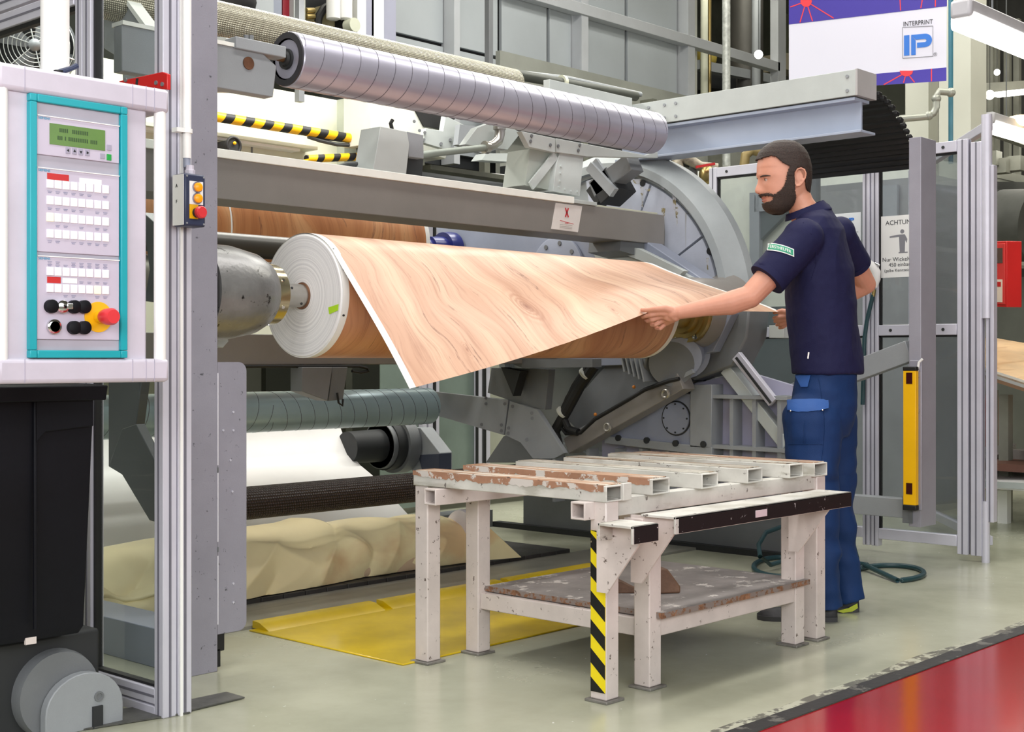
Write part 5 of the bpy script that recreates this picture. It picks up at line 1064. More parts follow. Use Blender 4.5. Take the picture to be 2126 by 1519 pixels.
# grey panelled enclosure
en = thing('panelled_enclosure', 'large light-grey panelled enclosure with steel posts high in the background', 'enclosure', (9.0, 8.3, 2.5))
ey = 8.0
def E(u, v): return P(u, v, y=ey)
us = [(820, 925), (940, 1038), (1044, 1140), (1144, 1190), (1206, 1302), (1306, 1410), (1430, 1452)]
m_panel = M('enclosure_panel', '#aeb4b8', .45, 0, .04, 1.2); m_panelc = M('panel_pale', '#c0c2b8', .45, 0, .04, 1.2)
zr0, zr1 = 4.12, 4.22; zg = 3.60
part('backing', MB().box(7.2, E(1455, 100).x, ey+.06, ey+.10, 2.6, 6.0), m_dark, en)
for ua, ub in us:
    xa, xb = E(ua, 100).x+.008, E(ub, 100).x-.008
    mm = m_panelc if ua == 1430 else m_panel
    for z0, z1 in ((2.7, zg-.03), (zg, zr0+.02), (zr1-.02, 5.0), (5.02, 5.9)): part('panel', MB().box(xa, xb, ey+.02, ey+.055, z0, z1), mm, en, bev=.003)
m_post = M('enclosure_post', '#b9bcc0', .4, 0, .04)
for ua, ub in ((925, 937), (1190, 1204), (1412, 1426)):
    part('post', MB().box(E(ua, 100).x, E(ub, 100).x, ey-.10, ey+.05, 2.6, 6.0), m_post, en)
part('rail', MB().box(E(1040, 0).x, E(1600, 0).x, ey-.12, ey-.02, zr0, zr1), m_post, en, bev=.004)
part('rail', MB().box(E(800, 0).x, E(1600, 0).x, ey-.12, ey-.02, 5.1, 5.2), m_post, en, bev=.004)
part('post', MB().box(E(1596, 0).x, E(1612, 0).x, ey-.12, ey-.02, 2.2, 6.0), m_post, en)
# open dark rack to the right of the enclosure
rk = thing('service_rack', 'open dark service rack with pipes and ducts beside the panelled enclosure', 'rack', (12.5, 8.6, 2.5))
part('back', MB().box(E(1455, 0).x, E(1640, 0).x+1.8, ey+1.5, ey+1.55, 1.5, 6.0), M('rack_back', '#3d4038', .6, 0, .3, 3), rk)
part('panel_strip', MB().box(E(1425, 0).x, E(1445, 0).x, ey, ey+.05, 2.4, 6.0), m_panelc, rk)
for u, w_, m_ in ((1462, .10, m_cream), (1473, .05, m_brass)): part('rack_pipe', MB().cyl(P(u, 200, y=ey+.4)*1-Z*1.0, P(u, -40, y=ey+.4), w_*.4, n=12), m_, rk)
part('round_duct', MB().cyl(P(1548, 400, y=ey+.6)-Z*.5, P(1548, -60, y=ey+.6), .20, n=28), M('duct_dark', '#4e4c48', .45, .3, .1, 3), rk)
part('round_duct', MB().cyl(P(1570, 400, y=ey+.4), P(1570, -60, y=ey+.4), .05, n=20), m_grey, rk)
part('cross_rail', MB().beam(P(1445, 135, y=ey+.5), P(1600, 165, y=ey+.5), .1, .10), m_grey, rk)
part('machine_box', MB().beam(P(1445, 165, y=ey+.8), P(1500, 172, y=ey+.8), .4, .24), m_dark, rk)
part('pressure_bottle', MB().ball(P(1467, 116, y=ey+.8), (.12, .12, .18), 16, 10), M('ochre', '#9c8a3c', .5), rk)
part('wall_panel', MB().prism([P(u, v, y=ey+1.2) for u, v in ((1606, 20), (1640, 30), (1640, 120), (1606, 108))], (0, .05, 0)), M('olive_panel', '#6d705c', .6, 0, .1), rk)
part('side_box', MB().beam(P(1606, 130, y=ey+.9), P(1660, 138, y=ey+.9), .3, .20), M('beige_box', '#a59c86', .5), rk)
pp = tag(MB().cyl(P(1508, 345, d=10.2), P(1508, -40, d=10.2), .030, n=20).build('vertical_pipe', M('galvanised_pipe', '#b2b5ae', .4, .4, .2, 30), loc=P(1508, 345, d=10.2)), 'galvanised vertical pipe passing behind the gantry beam', 'pipe')
# wall pieces seen under the gantry
ug = thing('board_wall', 'pale boards and dark angle rails seen below the gantry beam', 'frame', (10.5, 7.0, 2.0))
part('board', MB().box(8.2, 13.0, ey-.3, ey-.25, 1.3, 3.55), M('pale_board', '#8f9189', .5, 0, .12, 1.5), ug)
for z0, th in ((2.52, .07), (2.86, .05), (2.30, .05)): part('angle_rail', MB().box(8.2, 13.0, ey-.42, ey-.3, z0, z0+th), m_dark, ug)
for x_ in (9.1, 10.1, 11.2): part('upright', MB().box(x_, x_+.06, ey-.45, ey-.3, 1.3, 3.4), MATS['olive_grey'], ug)
vp = thing('valve_pipe', 'old pipe elbow with a red valve lever above the fence corner', 'pipe', P(1440, 340, d=8.2))
part('support_post', MB().cyl(P(1440, 336, d=8.25), V((P(1440, 336, d=8.25).x, P(1440, 336, d=8.25).y, 0)), .025, n=12), m_grey2, vp)
def W(u, v, d=8.2): return P(u, v, d=d)
part('elbow', MB().tube([W(1408, 348), W(1406, 332), W(1418, 326), W(1432, 332), W(1455, 345), W(1490, 348)], [.035, .036, .036, .033, .028, .026], 14), M('corroded_pipe', '#a49c8a', .5, .3, .3, 20), vp)
part('lever', MB().beam(W(1445, 347, 8.1), W(1484, 340, 8.1), .03, .014), m_redp, vp); part('valve_body', MB().ball(W(1468, 362), (.05, .05, .06), 14, 8), m_brass, vp)
rm_ = thing('red_motor', 'small red motor with a curved cream pipe behind the head of the worker', 'motor', P(1655, 290, d=8.3))
part('body', MB().beam(P(1645, 285, d=8.3), P(1668, 280, d=8.3), .1, .09), m_redp, rm_, bev=.01); part('stand', MB().cyl(P(1690, 308, d=8.4), V((P(1690, 308, d=8.4).x, P(1690, 308, d=8.4).y, 0)), .04, n=12), m_grey2, rm_); part('mount', MB().ball(P(1690, 308, d=8.4), (.10, .10, .07), 16, 10), M('olive_cast', '#8a8770', .5, 0, .15), rm_)
part('pipe', MB().tube([P(u, v, d=8.4) for u, v in ((1660, 300), (1690, 318), (1705, 335))], .02, 10), m_cream, rm_)
part('bent_pipe', MB().tube([P(u, v, d=8.3) for u, v in ((1545, 345), (1548, 322), (1562, 312), (1585, 318), (1600, 330))], .03, 12), M('ochre_pipe', '#8f7d4e', .5, .2, .2), rm_)
part('rod', MB().cyl(P(1580, 270, d=8.3), P(1612, 300, d=8.3), .008, n=8), m_cream, rm_)
# items above the knurled roller at the top left
tl = thing('upper_machine_front', 'grey and white uprights and filter cylinders above the pale knurled roller', 'machine', (6.6, 7.7, 2.5))
def T(u, v, y=7.6): return P(u, v, y=y)
def tpan(name, u0, u1, v0, v1, y, mat, th=.1): return part(name, MB().box(T(u0, 0, y).x, T(u1, 0, y).x, y, y+th, T((u0+u1)/2, v1, y).z, T((u0+u1)/2, v0, y).z), mat, tl)
tpan('back', 440, 760, -60, 160, 7.9, m_dark); tpan('grey_panel', 508, 568, -60, 70, 7.6, m_panel); tpan('grey_side', 568, 585, -60, 70, 7.6, m_blu)
tpan('red_cabinet', 587, 609, -60, 60, 7.65, M('deep_red', '#8f1226', .5)); tpan('white_edge', 610, 618, -60, 80, 7.6, m_pale); tpan('grey_strip', 622, 634, -60, 90, 7.6, m_panelc)
tpan('white_post', 742, 760, -60, 130, 7.55, m_wht); tpan('lilac_post', 760, 776, -60, 140, 7.55, M('lilac', '#a5a6ba', .45, 0, .03)); tpan('white_post', 772, 797, -60, 150, 7.55, m_wht); tpan('lilac_post', 797, 822, -60, 160, 7.6, MATS['lilac'], .3)
for u in (692, 717): 
    c = part('filter_cylinder', MB().lathe(T(u, 42, 7.5), Z, [(0, .03), (.01, .05), (.5, .05)], 20), m_wht, tl)
part('dark_belt', MB().tube([T(u, v, 7.6) for u, v in ((658, 60), (662, 35), (672, 18), (690, 8))], .03, 10), m_black, tl)
part('wheel', MB().cyl(T(672, 50, 7.75), T(672, 50, 7.7), .13, n=32), M('ochre_wheel', '#8f8660', .5), tl)
part('regulator', MB().lathe(T(722, 55, 7.5), -Y, [(0, .05), (.08, .05), (.08, .03)], 20), m_cream, tl); part('valve', MB().box(T(695, 0).x, T(716, 0).x, 7.5, 7.6, T(700, 68).z, T(700, 45).z), m_black, tl)
for v in (22, 34, 50): part('brass_fitting', MB().cyl(T(636, v, 7.6), T(652, v, 7.6), .02, n=10), m_brass, tl)
part('dark_motor', MB().ball(T(470, 5, 7.5), (.2, .2, .15), 16, 10), m_black, tl)
pb = thing('pipe_run', 'dark clamped pipe and thin grey pipe passing behind the right half of the spiral roller', 'pipe', P(1180, 175, y=6.3))
part('dark_pipe', MB().cyl(P(1045, 150, y=6.3), P(1320, 200, y=6.3), .036, n=20), M('dark_pipe_paint', '#4d504b', .4, .2, .1, 8), pb)
part('clamp', MB().lathe(P(1168, 171, y=6.3)-X*.02, X, [(0, .05), (.03, .05)], 20), m_cream, pb)
part('thin_pipe', MB().tube([P(1050, 148, y=6.6), P(1180, 163, y=6.6), P(1330, 196, y=6.6)], .02, 10), m_grey, pb)
for x_ in (5.0, 6.6): part('hanger', MB().beam((x_, 6.3, 2.5), (x_, 6.3, 6.2), .04, .04), m_grey2, pb)
# green tinted rear fence below
gf = thing('rear_fence', 'rear fence with green-tinted panes seen under the lower cross beam', 'fence', (6.5, 6.9, 0))
gy = 6.45
def Gf(u): return P(u, 745, y=gy).x
m_gp = M('green_pane', '#7d8c83', .3, 0, .10, 2, coat=.3)
for ua, ub in ((905, 985), (1012, 1090), (1092, 1180), (790, 868)):
    part('pane', MB().box(Gf(ua), Gf(ub), gy, gy+.008, .04, 1.9), m_gp if ua != 1012 else M('pale_pane', '#a9ab9b', .4, 0, .1, 2), gf)
for u in (873, 886, 899, 988, 1005): profile('post', (Gf(u), gy-.02, 0), (Gf(u), gy-.02, 2.0), .04, .04, gf, (1, 0, 0))
for u in (893, 981, 997): part('gasket', MB().box(Gf(u)-.012, Gf(u)+.012, gy-.045, gy-.04, 0, 1.9), m_black, gf)
bp2 = tag(MB().box(2.4, 4.7, 7.9, 7.95, 0, 2.4).build('rear_wall_panel', M('rear_cream', '#c6c3ab', .5, 0, .06), loc=(3.5, 7.9, 0)), 'cream rear wall panel glimpsed between the rolls', 'panel')
# ================================================================ right background
cl = thing('concrete_column', 'tall off-white building column behind the right guard fence', 'column', (10.55, 4.79, 0))
def Q(u, v, d): return P(u, v, d=d)
def face_box(name, u0, u1, v0, v1, d, th, mat, parent, bev=0):
    """box square to world axes whose left/right silhouette is u0..u1"""
    c = Q((u0+u1)/2, 745, d); w_ = (u1-u0)*d/FL/(FX+FY)*1.0; z0, z1 = Q(0, v1, d).z, Q(0, v0, d).z
    return part(name, MB().box(c.x-w_/2, c.x+w_/2, c.y-w_/2, c.y+w_/2, z0, z1), mat, parent, bev=bev)
m_colw = M('column_offwhite', '#c3c4b8', .5, 0, .04, 1.2)
c = Q(1997, 745, 10.6); part('shaft', MB().box(c.x-.13, c.x+.16, c.y-.13, c.y+.13, 0, 6.1), m_colw, cl, bev=.005)
c = Q(1952, 745, 10.9); tag(MB().box(c.x, c.x+.18, c.y+.1, c.y+.3, 0, 6.1).build('wall_pillar', MATS['column_offwhite'], loc=(c.x, c.y, 0)), 'narrower pale pillar left of the off-white column', 'column')
bpip = tag(MB().cyl(Q(1974, 340, 9.9), Q(1974, -80, 9.9), .017, n=16).build('vertical_pipe', M('blue_pipe', '#3c7486', .4, 0, .1, 6), loc=Q(1974, 340, 9.9)), 'blue-green vertical pipe beside the banner edge', 'pipe')
gp_ = thing('wall_pipe', 'grey pipe with two elbows below the banner', 'pipe', Q(1920, 230, 9.8))
part('pipe', MB().tube([Q(u, v, 9.8) for u, v in ((1850, 248), (1900, 244), (1925, 242), (1938, 235), (1944, 222), (1944, 200), (1950, 190), (1975, 192))], .026, 12), M('galv2', '#a0a298', .4, .4), gp_)
for u, v in ((1928, 240), (1944, 205), (1974, 192)): part('coupling', MB().ball(Q(u, v, 9.8), .034, 12, 8), MATS['galv2'], gp_)
bgc = thing('storage_shelving', 'dark storage shelving with beams and crates in the far right background', 'shelving', (14, 5.2, 0))
m_shd = M('shelf_dark', '#4a4b47', .6, 0, .25, 2); m_shl = M('shelf_light', '#8f8f84', .5, 0, .15, 2)
def xp(u, d): return Q(u, 745, d)
def bar(u0, v0, u1, v1, d, w_, mat, name='beam', par=bgc): return part(name, MB().beam(Q(u0, v0, d), Q(u1, v1, d), w_, w_), mat, par)
part('back_board', MB().prism([Q(2030, -100, 15.5), Q(2200, -100, 14.6), Q(2200, 900, 14.6), Q(2030, 900, 15.5)], (.05, .03, 0)), M('far_dark', '#3d3c3a', .7, 0, .35, 1.2), bgc)
for u in (2058, 2068, 2092, 2112): bar(u, 40, u, 700, 14, .06, m_shl, 'upright')
for v0, v1, t in ((185, 178, .10), (260, 300, .12), (355, 380, .08), (372, 376, .06), (395, 397, .16), (432, 434, .14), (470, 474, .2), (545, 548, .10)): bar(2040, v0, 2150, v1, 13.6, t, m_shl if t < .15 else m_shd, 'beam')
for u, v in ((2060, 330), (2080, 345), (2110, 340), (2065, 450), (2085, 452)): part('crate', MB().box(*[f(Q(u, v, 13.2)[i]) for i in (0, 1, 2) for f in (lambda a: a-.07, lambda a: a+.07)]), m_shl if u % 3 else M('crate_tan', '#b39b7a', .6), bgc)
part('perforated_tray', MB().beam(Q(2040, 410, 12.8), Q(2150, 414, 12.8), .3, .12), m_shd, bgc)
tr_ = MB()
for k in range(9):
    for j in range(2): c = Q(2052+k*9, 402+10*j, 12.62); tr_.ball(c, (.014, .014, .014), 6, 4)
o = tr_.build('tray_holes', m_black, bgc); o['kind'] = 'stuff'
part('round_tank', MB().cyl(Q(2085, 470, 12.5), Q(2160, 470, 12.2), .34, n=40), m_shd, bgc)
part('grey_cabinet', MB().box(12.3, 13.4, 4.3, 5.6, 0, 1.75), M('cabinet_greygreen', '#5a5c56', .5, 0, .15, 1.5), bgc)
part('shelf_edge', MB().beam(Q(2040, 545, 10.9), Q(2150, 548, 10.9), .02, .03), m_shl, bgc)
# lamps
m_lamp = M('lamp_tube', '#ffffff', .5, 0, 0, emis='#fffdf2', es=6)
def lamp(label, p, q, w_=.13, cover=True):
    t = thing('batten_lamp', label, 'lamp', (V(p)+V(q))/2)
    part('diffuser', MB().beam(p, q, w_, w_*.55), m_lamp, t, bev=.02)
    if cover: part('housing', MB().beam(V(p)+Z*w_*.52, V(q)+Z*w_*.52, w_*.8, w_*.5), M('lamp_housing', '#bdbcc2', .4), t, bev=.01); part('end_cap', MB().box((V(p)-X*.03).x, V(p).x+.02, V(p).y-w_*.42, V(p).y+w_*.42, V(p).z+w_*.1, V(p).z+w_*.8), MATS['lamp_housing'], t, bev=.02); part('hanger', MB().cyl(V(p)+X*.4+Z*w_*.6, V((p[0]+.4, p[1], 6.2)), .006, n=6), m_grey2, t)
    return t
p0 = Q(1998, 44, 7.6); lamp('nearest bright batten lamp at the top right corner', p0, p0+X*3.0, .15)
p0 = Q(2052, 262, 12.5); lamp('long batten lamp just right of the column, below the level one', p0, p0+X*1.9-Y*0, .16)
lamp('level far batten lamp between the two slanting ones', Q(2066, 197, 13.4), Q(2160, 187, 13.0), .09, False)
for lbl, u, v, s_ in (('small round far lamp just under the nearest batten lamp', 2054, 75, .035), ('small round far lamp left of the level batten lamp', 2055, 197, .045), ('small round far lamp beside the pipe elbow under the banner', 1915, 210, .05), ('small round far lamp in the dark service rack', 1575, 113, .035), ('tiny far lamp among the dark shelving', 2070, 150, .03)):
    dd = 13.0 if u > 1600 else 11.0; c = Q(u, v, dd); t = thing('far_lamp', lbl, 'lamp', c, 'small far hall lamps')
    part('globe', MB().ball(c, s_, 14, 10), m_lamp, t); part('hanger', MB().cyl(c+Z*s_, V((c.x, c.y, 6.2)), .003, n=6), m_dark, t)
tag(MB().ball(Q(2118, 250, 12.9), (.14, .14, .05), 18, 8).build('far_lamp', M('warm_lamp', '#ffe2b0', .5, 0, 0, emis='#ffe0b0', es=3), loc=Q(2118, 250, 12.9)), 'warm oval far lamp above the slanting batten lamp', 'lamp')
# fire box
fb = thing('fire_cabinet', 'red fire alarm cabinet with small window on the right background', 'cabinet', Q(2067, 565, 9.6))
fd_ = Q(2067, 565, 9.6)
a0_, a1_ = Q(2046, 565, 9.75), Q(2090, 565, 9.5); fr2 = (a1_-a0_); fw = fr2.length; fr2.normalize(); fn2 = fr2.cross(Z); fn2 = fn2 if fn2.dot(-a0_) > 0 else -fn2
def fbox(name, s0, s1, z0, z1, d0, d1, mat, par=fb, **k): return part(name, MB().prism([a0_+fr2*fw*s-Z*(a0_.z-zz_)+fn2*d0 for s, zz_ in ((s0, z0), (s1, z0), (s1, z1), (s0, z1))], fn2*(d1-d0)), mat, par, **k)
Zf = lambda v: 1-(v-745)/FL*9.6
fbox('case', 0, 1, Zf(634), Zf(498), -.12, 0, m_redp, bev=.004); fbox('door', .08, .95, Zf(628), Zf(503), 0, .006, M('red_door', '#cf3a38', .35, 0, .04, 3), bev=.002)
fbox('window', .36, .85, Zf(543), Zf(512), .006, .009, M('window_dark', '#5b4a42', .2), label='dark glass window'); fbox('sticker', .34, .84, Zf(624), Zf(577), .006, .008, M('sticker_cream', '#e3d3c3', .5)); fbox('sticker_band', .42, .78, Zf(592), Zf(582), .008, .009, m_redp); fbox('sticker', .3, .42, Zf(553), Zf(545), .006, .008, M('sticker_pink', '#e0a0a0', .5))
part('post', MB().cyl(Q(2050, 634, 9.8), Q(2050, 700, 9.8), .03, n=12), m_colw, fb)
# wooden board table
wt = thing('board_table', 'table with pale wood-print boards and a white edge at the right background', 'table', (9.0, 3.0, 0))
bpts = [Q(2035, 696, 9.9), Q(2200, 724, 9.5), Q(2200, 818, 7.6), Q(2035, 765, 8.0)]
part('board', MB().prism([p for p in bpts], (0, 0, -.012)), M('pale_wood_board', '#dcb88c', .45, 0, .08, 4, streak=('#c99f70', (1.5, 14, 1), .55)), wt)
part('board_edge', MB().prism([Q(2035, 760, 8.0), Q(2200, 812, 7.6), Q(2200, 822, 7.6), Q(2035, 768, 8.0)], (0, 0, -.02)), m_wht, wt)
part('under_board', MB().prism([p-Z*.03 for p in bpts], (0, 0, -.02)), M('brown_board', '#8a6a52', .5, 0, .1), wt)
for u, d in ((2088, 8.4), (2150, 8.2), (2060, 9.6)): part('leg', MB().box(Q(u, 0, d).x-.035, Q(u, 0, d).x+.035, Q(u, 0, d).y-.03, Q(u, 0, d).y+.03, 0, .78), MATS['shelf_light'], wt)
pa = thing('pallet_table', 'low white trolley table carrying dark and grey boards at the right background', 'table', (8.6, 3.1, 0))
def shelf_q(name, v0a, v0b, v1a, v1b, d0, d1, th, mat): return part(name, MB().prism([Q(2030, v0a, d0), Q(2190, v0b, d0-.4), Q(2190, v1b, d1-.4), Q(2030, v1a, d1)], (0, 0, -th)), mat, pa)
shelf_q('top', 960, 970, 1002, 1012, 9.3, 8.0, .03, m_wht)
part('edge', MB().beam(Q(2030, 1004, 7.95), Q(2190, 1012, 7.6), .02, .035), m_pale, pa)
part('brown_board', MB().prism([Q(2036, 960, 9.0), Q(2190, 965, 8.6), Q(2190, 985, 8.0), Q(2036, 975, 8.2)], (0, 0, .045)), M('dark_brown_board', '#6a4436', .5, 0, .1), pa)
part('grey_board', MB().prism([Q(2036, 943, 9.2), Q(2110, 935, 9.4), Q(2100, 950, 8.8), Q(2036, 972, 8.3)], (0, 0, .05)), m_board, pa)
part('grey_board', MB().prism([Q(2100, 952, 8.6), Q(2190, 948, 8.8), Q(2190, 968, 8.0)], (0, 0, .06)), m_board, pa)
for u, d in ((2085, 8.3), (2160, 8.0)): part('leg', MB().box(Q(u, 0, d).x-.03, Q(u, 0, d).x+.03, Q(u, 0, d).y-.03, Q(u, 0, d).y+.03, 0, .2), m_wht, pa)
for lbl, u, d, m_, r_ in (('red gas cylinder standing under the board table', 2059, 10.4, m_redp, .042), ('olive gas cylinder left of the red one', 2045, 10.6, M('olive_cyl', '#7b7a64', .4), .042)):
    c = Q(u, 745, d); t = thing('gas_cylinder', lbl, 'cylinder', (c.x, c.y, 0), 'gas cylinders under the board table'); part('body', MB().lathe((c.x, c.y, 0), Z, [(0, r_*1.2), (.70, r_*1.2), (.79, r_*.8), (.82, r_*.3)], 24), m_, t)

# things seen through the right fence panes
pw2 = thing('pale_cabinet', 'pale grey machine cabinet with darker frame seen through the right fence panes', 'cabinet', (9.0, 5.4, 0))
def V9(u, v, x=9.0): return P(u, v, x=x)
part('upper_panel', MB().box(9.0, 9.05, 4.45, 6.6, 1.40, 2.50), M('pale_cabinet_paint', '#eef0e6', .5, 0, .04, 1.5), pw2)
part('lower_panel', MB().box(9.0, 9.05, 4.45, 6.6, 0, 1.40), M('slate_cabinet', '#5f686c', .5, 0, .08, 1.5), pw2)
m_bgf = M('cabinet_frame', '#a3a8b0', .45, 0, .05)
part('frame_post', MB().prism([V9(u, v, 8.9) for u, v in ((1556, 405), (1576, 405), (1576, 600), (1556, 600))], (.05, 0, 0)), m_bgf, pw2)
part('frame_beam', MB().prism([V9(u, v, 8.9) for u, v in ((1556, 400), (1815, 385), (1815, 425), (1556, 440))], (.05, 0, 0)), m_bgf, pw2)
part('frame_gusset', MB().prism([V9(u, v, 8.92) for u, v in ((1576, 440), (1640, 436), (1576, 500))], (.05, 0, 0)), MATS['slate_cabinet'], pw2)
pw3 = thing('grey_cabinet', 'grey cabinet with a bright edge seen through the outer pane of the right fence', 'cabinet', (8.4, 4.4, 0))
part('body', MB().box(8.4, 8.9, 3.99, 5.0, 0, 2.2), M('grey_cabinet_paint', '#9a9ca0', .45, 0, .10, 1.2), pw3)
part('edge', MB().box(8.38, 8.4, 4.10, 4.15, 0, 2.1), m_pale, pw3)
part('top_trim', MB().prism([V9(u, v, 8.36) for u, v in ((1825, 385), (1862, 383), (1862, 450), (1825, 452))], (.03, 0, 0)), m_bgf, pw3)
# ================================================================ the worker
pe = thing('person', 'bearded man in navy polo shirt and blue work trousers pulling the printed sheet', 'person', (4.75, 2.72, 0))
def remesh(name, mb, mat, parent, vox, smooth=6, disp=None, fac=.5):
    """primitives fused into ONE continuous surface"""
    o = mb.build('tmp', None, parent); r = o.modifiers.new('r', 'REMESH'); r.mode = 'VOXEL'; r.voxel_size = vox; r.use_smooth_shade = True
    s_ = o.modifiers.new('s', 'SMOOTH'); s_.factor = fac; s_.iterations = smooth
    bpy.context.view_layer.update(); dg = bpy.context.evaluated_depsgraph_get()
    me = bpy.data.meshes.new_from_object(o.evaluated_get(dg)); old = o.data; bpy.data.objects.remove(o); bpy.data.meshes.remove(old)
    if disp:
        org = ORG[parent.name]; ns = [v.normal.copy() for v in me.vertices]
        for v, n_ in zip(me.vertices, ns): v.co = v.co+n_*disp(v.co+org)
    me.materials.clear(); me.materials.append(mat); me.name = name; me.polygons.foreach_set('use_smooth', [True]*len(me.polygons))
    q = bpy.data.objects.new(name, me); C.objects.link(q); q.parent = parent; ORG[q.name] = ORG[parent.name]; return q
Rv, Fv = V((FY, -FX, 0)), V((FX, FY, 0))            # to the right, away
m_skin = M('skin', '#cd927a', .48, 0, .05, 14, .12, 300); b_ = m_skin.node_tree.nodes['Principled BSDF']
b_.inputs['Subsurface Weight'].default_value = .12; b_.inputs['Subsurface Radius'].default_value = (.012, .005, .003); b_.inputs['Subsurface Scale'].default_value = 1.0
m_hair = M('dark_brown_hair', '#35251e', .6, 0, .45, 320, 1.0, 700); m_beard = M('brown_beard', '#38271f', .65, 0, .45, 350, 1.0, 700)
def q(u, v, d): return P(u, v, d=d)
S = 5.31/FL                                          # metres per px at the head
# ---- head: profile tables (u front, u back, half width m) by v
HD = 5.31
tab = [(295.5, 1617, 1634, .012), (298, 1606, 1647, .034), (303, 1596, 1657, .050), (311, 1585, 1666, .061), (321, 1577.5, 1672.5, .069), (333, 1573.0, 1677.5, .074), (347, 1571.0, 1680.2, .077), (359, 1570.6, 1681, .078), (367, 1571.2, 1680.8, .0775), (375, 1574.5, 1680, .0765), (384, 1577.0, 1679, .075), (393, 1578.5, 1678, .073), (401, 1579.0, 1676.5, .070), (408, 1581.0, 1672, .067), (414, 1583.2, 1664, .063), (420, 1585.0, 1655, .059), (427, 1586.8, 1647, .054), (434, 1590, 1638, .046), (439, 1596, 1630, .036), (443, 1605, 1622, .018)]
def tb_(v):
    for a, b in zip(tab, tab[1:]):
        if a[0] <= v <= b[0]:
            f = (v-a[0])/(b[0]-a[0]); f2 = f; return [a[i]*(1-f2)+b[i]*f2 for i in (1, 2, 3)]
    return list(tab[0][1:]) if v < tab[0][0] else list(tab[-1][1:])
def gs(x, s): return math.exp(-(x/s)**2)
HC = q(1626, 368, HD); yaw = math.radians(7)          # head turned slightly to the camera side
hf = (-Rv*math.cos(yaw)-Fv*math.sin(yaw)); hs = (Fv*math.cos(yaw)-Rv*math.sin(yaw))   # forward, sideways(away)
NOSE = [(368, 0), (374, 1.8), (380, 5.4), (386, 9.2), (391, 12.2), (396, 13.8), (400, 13.2), (403, 9.5), (406, 2.0), (408, 0)]
def nose(v):
    for a, b in zip(NOSE, NOSE[1:]):
        if a[0] <= v <= b[0]: return a[1]+(b[1]-a[1])*(v-a[0])/(b[0]-a[0])
    return 0
def head(v, th, off=0):
    """th 0 = front, pi = back; returns world point"""
    uf, ub, hw = tb_(v); f0 = (1626-uf)*S; f1 = (1626-ub)*S; c = f0*.42+f1*.58; ct, st = math.cos(th), math.sin(th)
    lx = (f0-c) if ct > 0 else (c-f1); e = .82 if ct > 0 else .95
    x = c+lx*math.copysign(abs(ct)**e, ct); y = hw*math.copysign(abs(st)**.92, st)*(1-.10*max(0, ct)**2*(1 if v > 350 else .3))
    if ct > 0:
        nw = .0085+.0075*gs(v-399, 9); x += nose(v)*S*gs(y, nw)
        x -= .0085*gs(abs(y)-.030, .014)*gs(v-375, 6.5)                     # eye sockets
        x += .0030*gs(abs(y)-.026, .022)*gs(v-366, 4)                       # brow ridge
        x += .0035*gs(abs(y)-.045, .016)*gs(v-389, 9)                       # cheek bones
        x += .0030*gs(y, .020)*(gs(v-411, 2.2)+gs(v-417.5, 2.4))-.0035*gs(y, .024)*gs(v-414, 1.4)
        x += .0030*gs(y, .016)*gs(v-430, 6)
    p = HC+hf*x+hs*y; p.z = 1-(v-745)*S
    if off:
        nn = (hf*(x-c)/max(.02, lx)+hs*(y/max(.02, hw))).normalized(); up_ = max(0, min(1, (330-v)/34)); nn = (nn*(1-up_)+Z*up_).normalized(); p = p+nn*off
    return p
vs_ = [295.5+(443-295.5)*i/74 for i in range(75)]
hm = MB(); n_t = 72
for v in vs_: hm.v += [head(v, 6.2831853*k/n_t) for k in range(n_t)]
hm.f = [(i*n_t+k, i*n_t+(k+1) % n_t, (i+1)*n_t+(k+1) % n_t, (i+1)*n_t+k) for i in range(len(vs_)-1) for k in range(n_t)]
hm.f = [f[::-1] for f in hm.f]; hm.f += [tuple(range(n_t)), tuple(range((len(vs_))*n_t-1, (len(vs_)-1)*n_t-1, -1))]
# neck and upper chest core
def ell(mb, rings, n=24):
    o = len(mb.v); m = len(rings)
    for c, a, b in rings: mb.v += [V(c)+V(a)*math.cos(6.2831853*k/n)+V(b)*math.sin(6.2831853*k/n) for k in range(n)]
    f = [(o+i*n+k, o+(i+1)*n+k, o+(i+1)*n+(k+1) % n, o+i*n+(k+1) % n) for i in range(m-1) for k in range(n)]
    mb.f += f+[tuple(o+k for k in range(n)), tuple(o+(m-1)*n+k for k in range(n-1, -1, -1))]
ell(hm, [(q(1651, 392, HD), hf*.052, hs*.052), (q(1657, 412, HD), hf*.056, hs*.055), (q(1668, 430, HD+.005), hf*.060, hs*.060), (q(1682, 455, HD+.02), hf*.072, hs*.085), (q(1690, 480, HD+.02), hf*.07, hs*.09)])
# ears
for sd in (-1, 1):
    def ep(u, v, o_): return head(372, math.pi/2*sd)*0+HC+hf*((1626-u)*S)+hs*sd*(.0745+o_)+Z*((368-v)*S)
    path = [ep(1640, 372, .001), ep(1638, 364, .006), ep(1641, 357, .011), ep(1648, 355, .014), ep(1655, 358, .016), ep(1658, 366, .016), ep(1657, 375, .014), ep(1653, 383, .010), ep(1647, 390, .006), ep(1641, 391, .003), ep(1639, 386, .001)]
    hm.tube(path, [.0035, .0035, .0038, .004, .0042, .0042, .004, .004, .0046, .0046, .003], 8)
    hm.ball(ep(1647, 373, .004), (.0155, .0045, .026), 12, 8, ax=(hf, hs, Z)); hm.tube([ep(1648, 364, .007), ep(1652, 370, .010), ep(1650, 379, .008)], .003, 6)
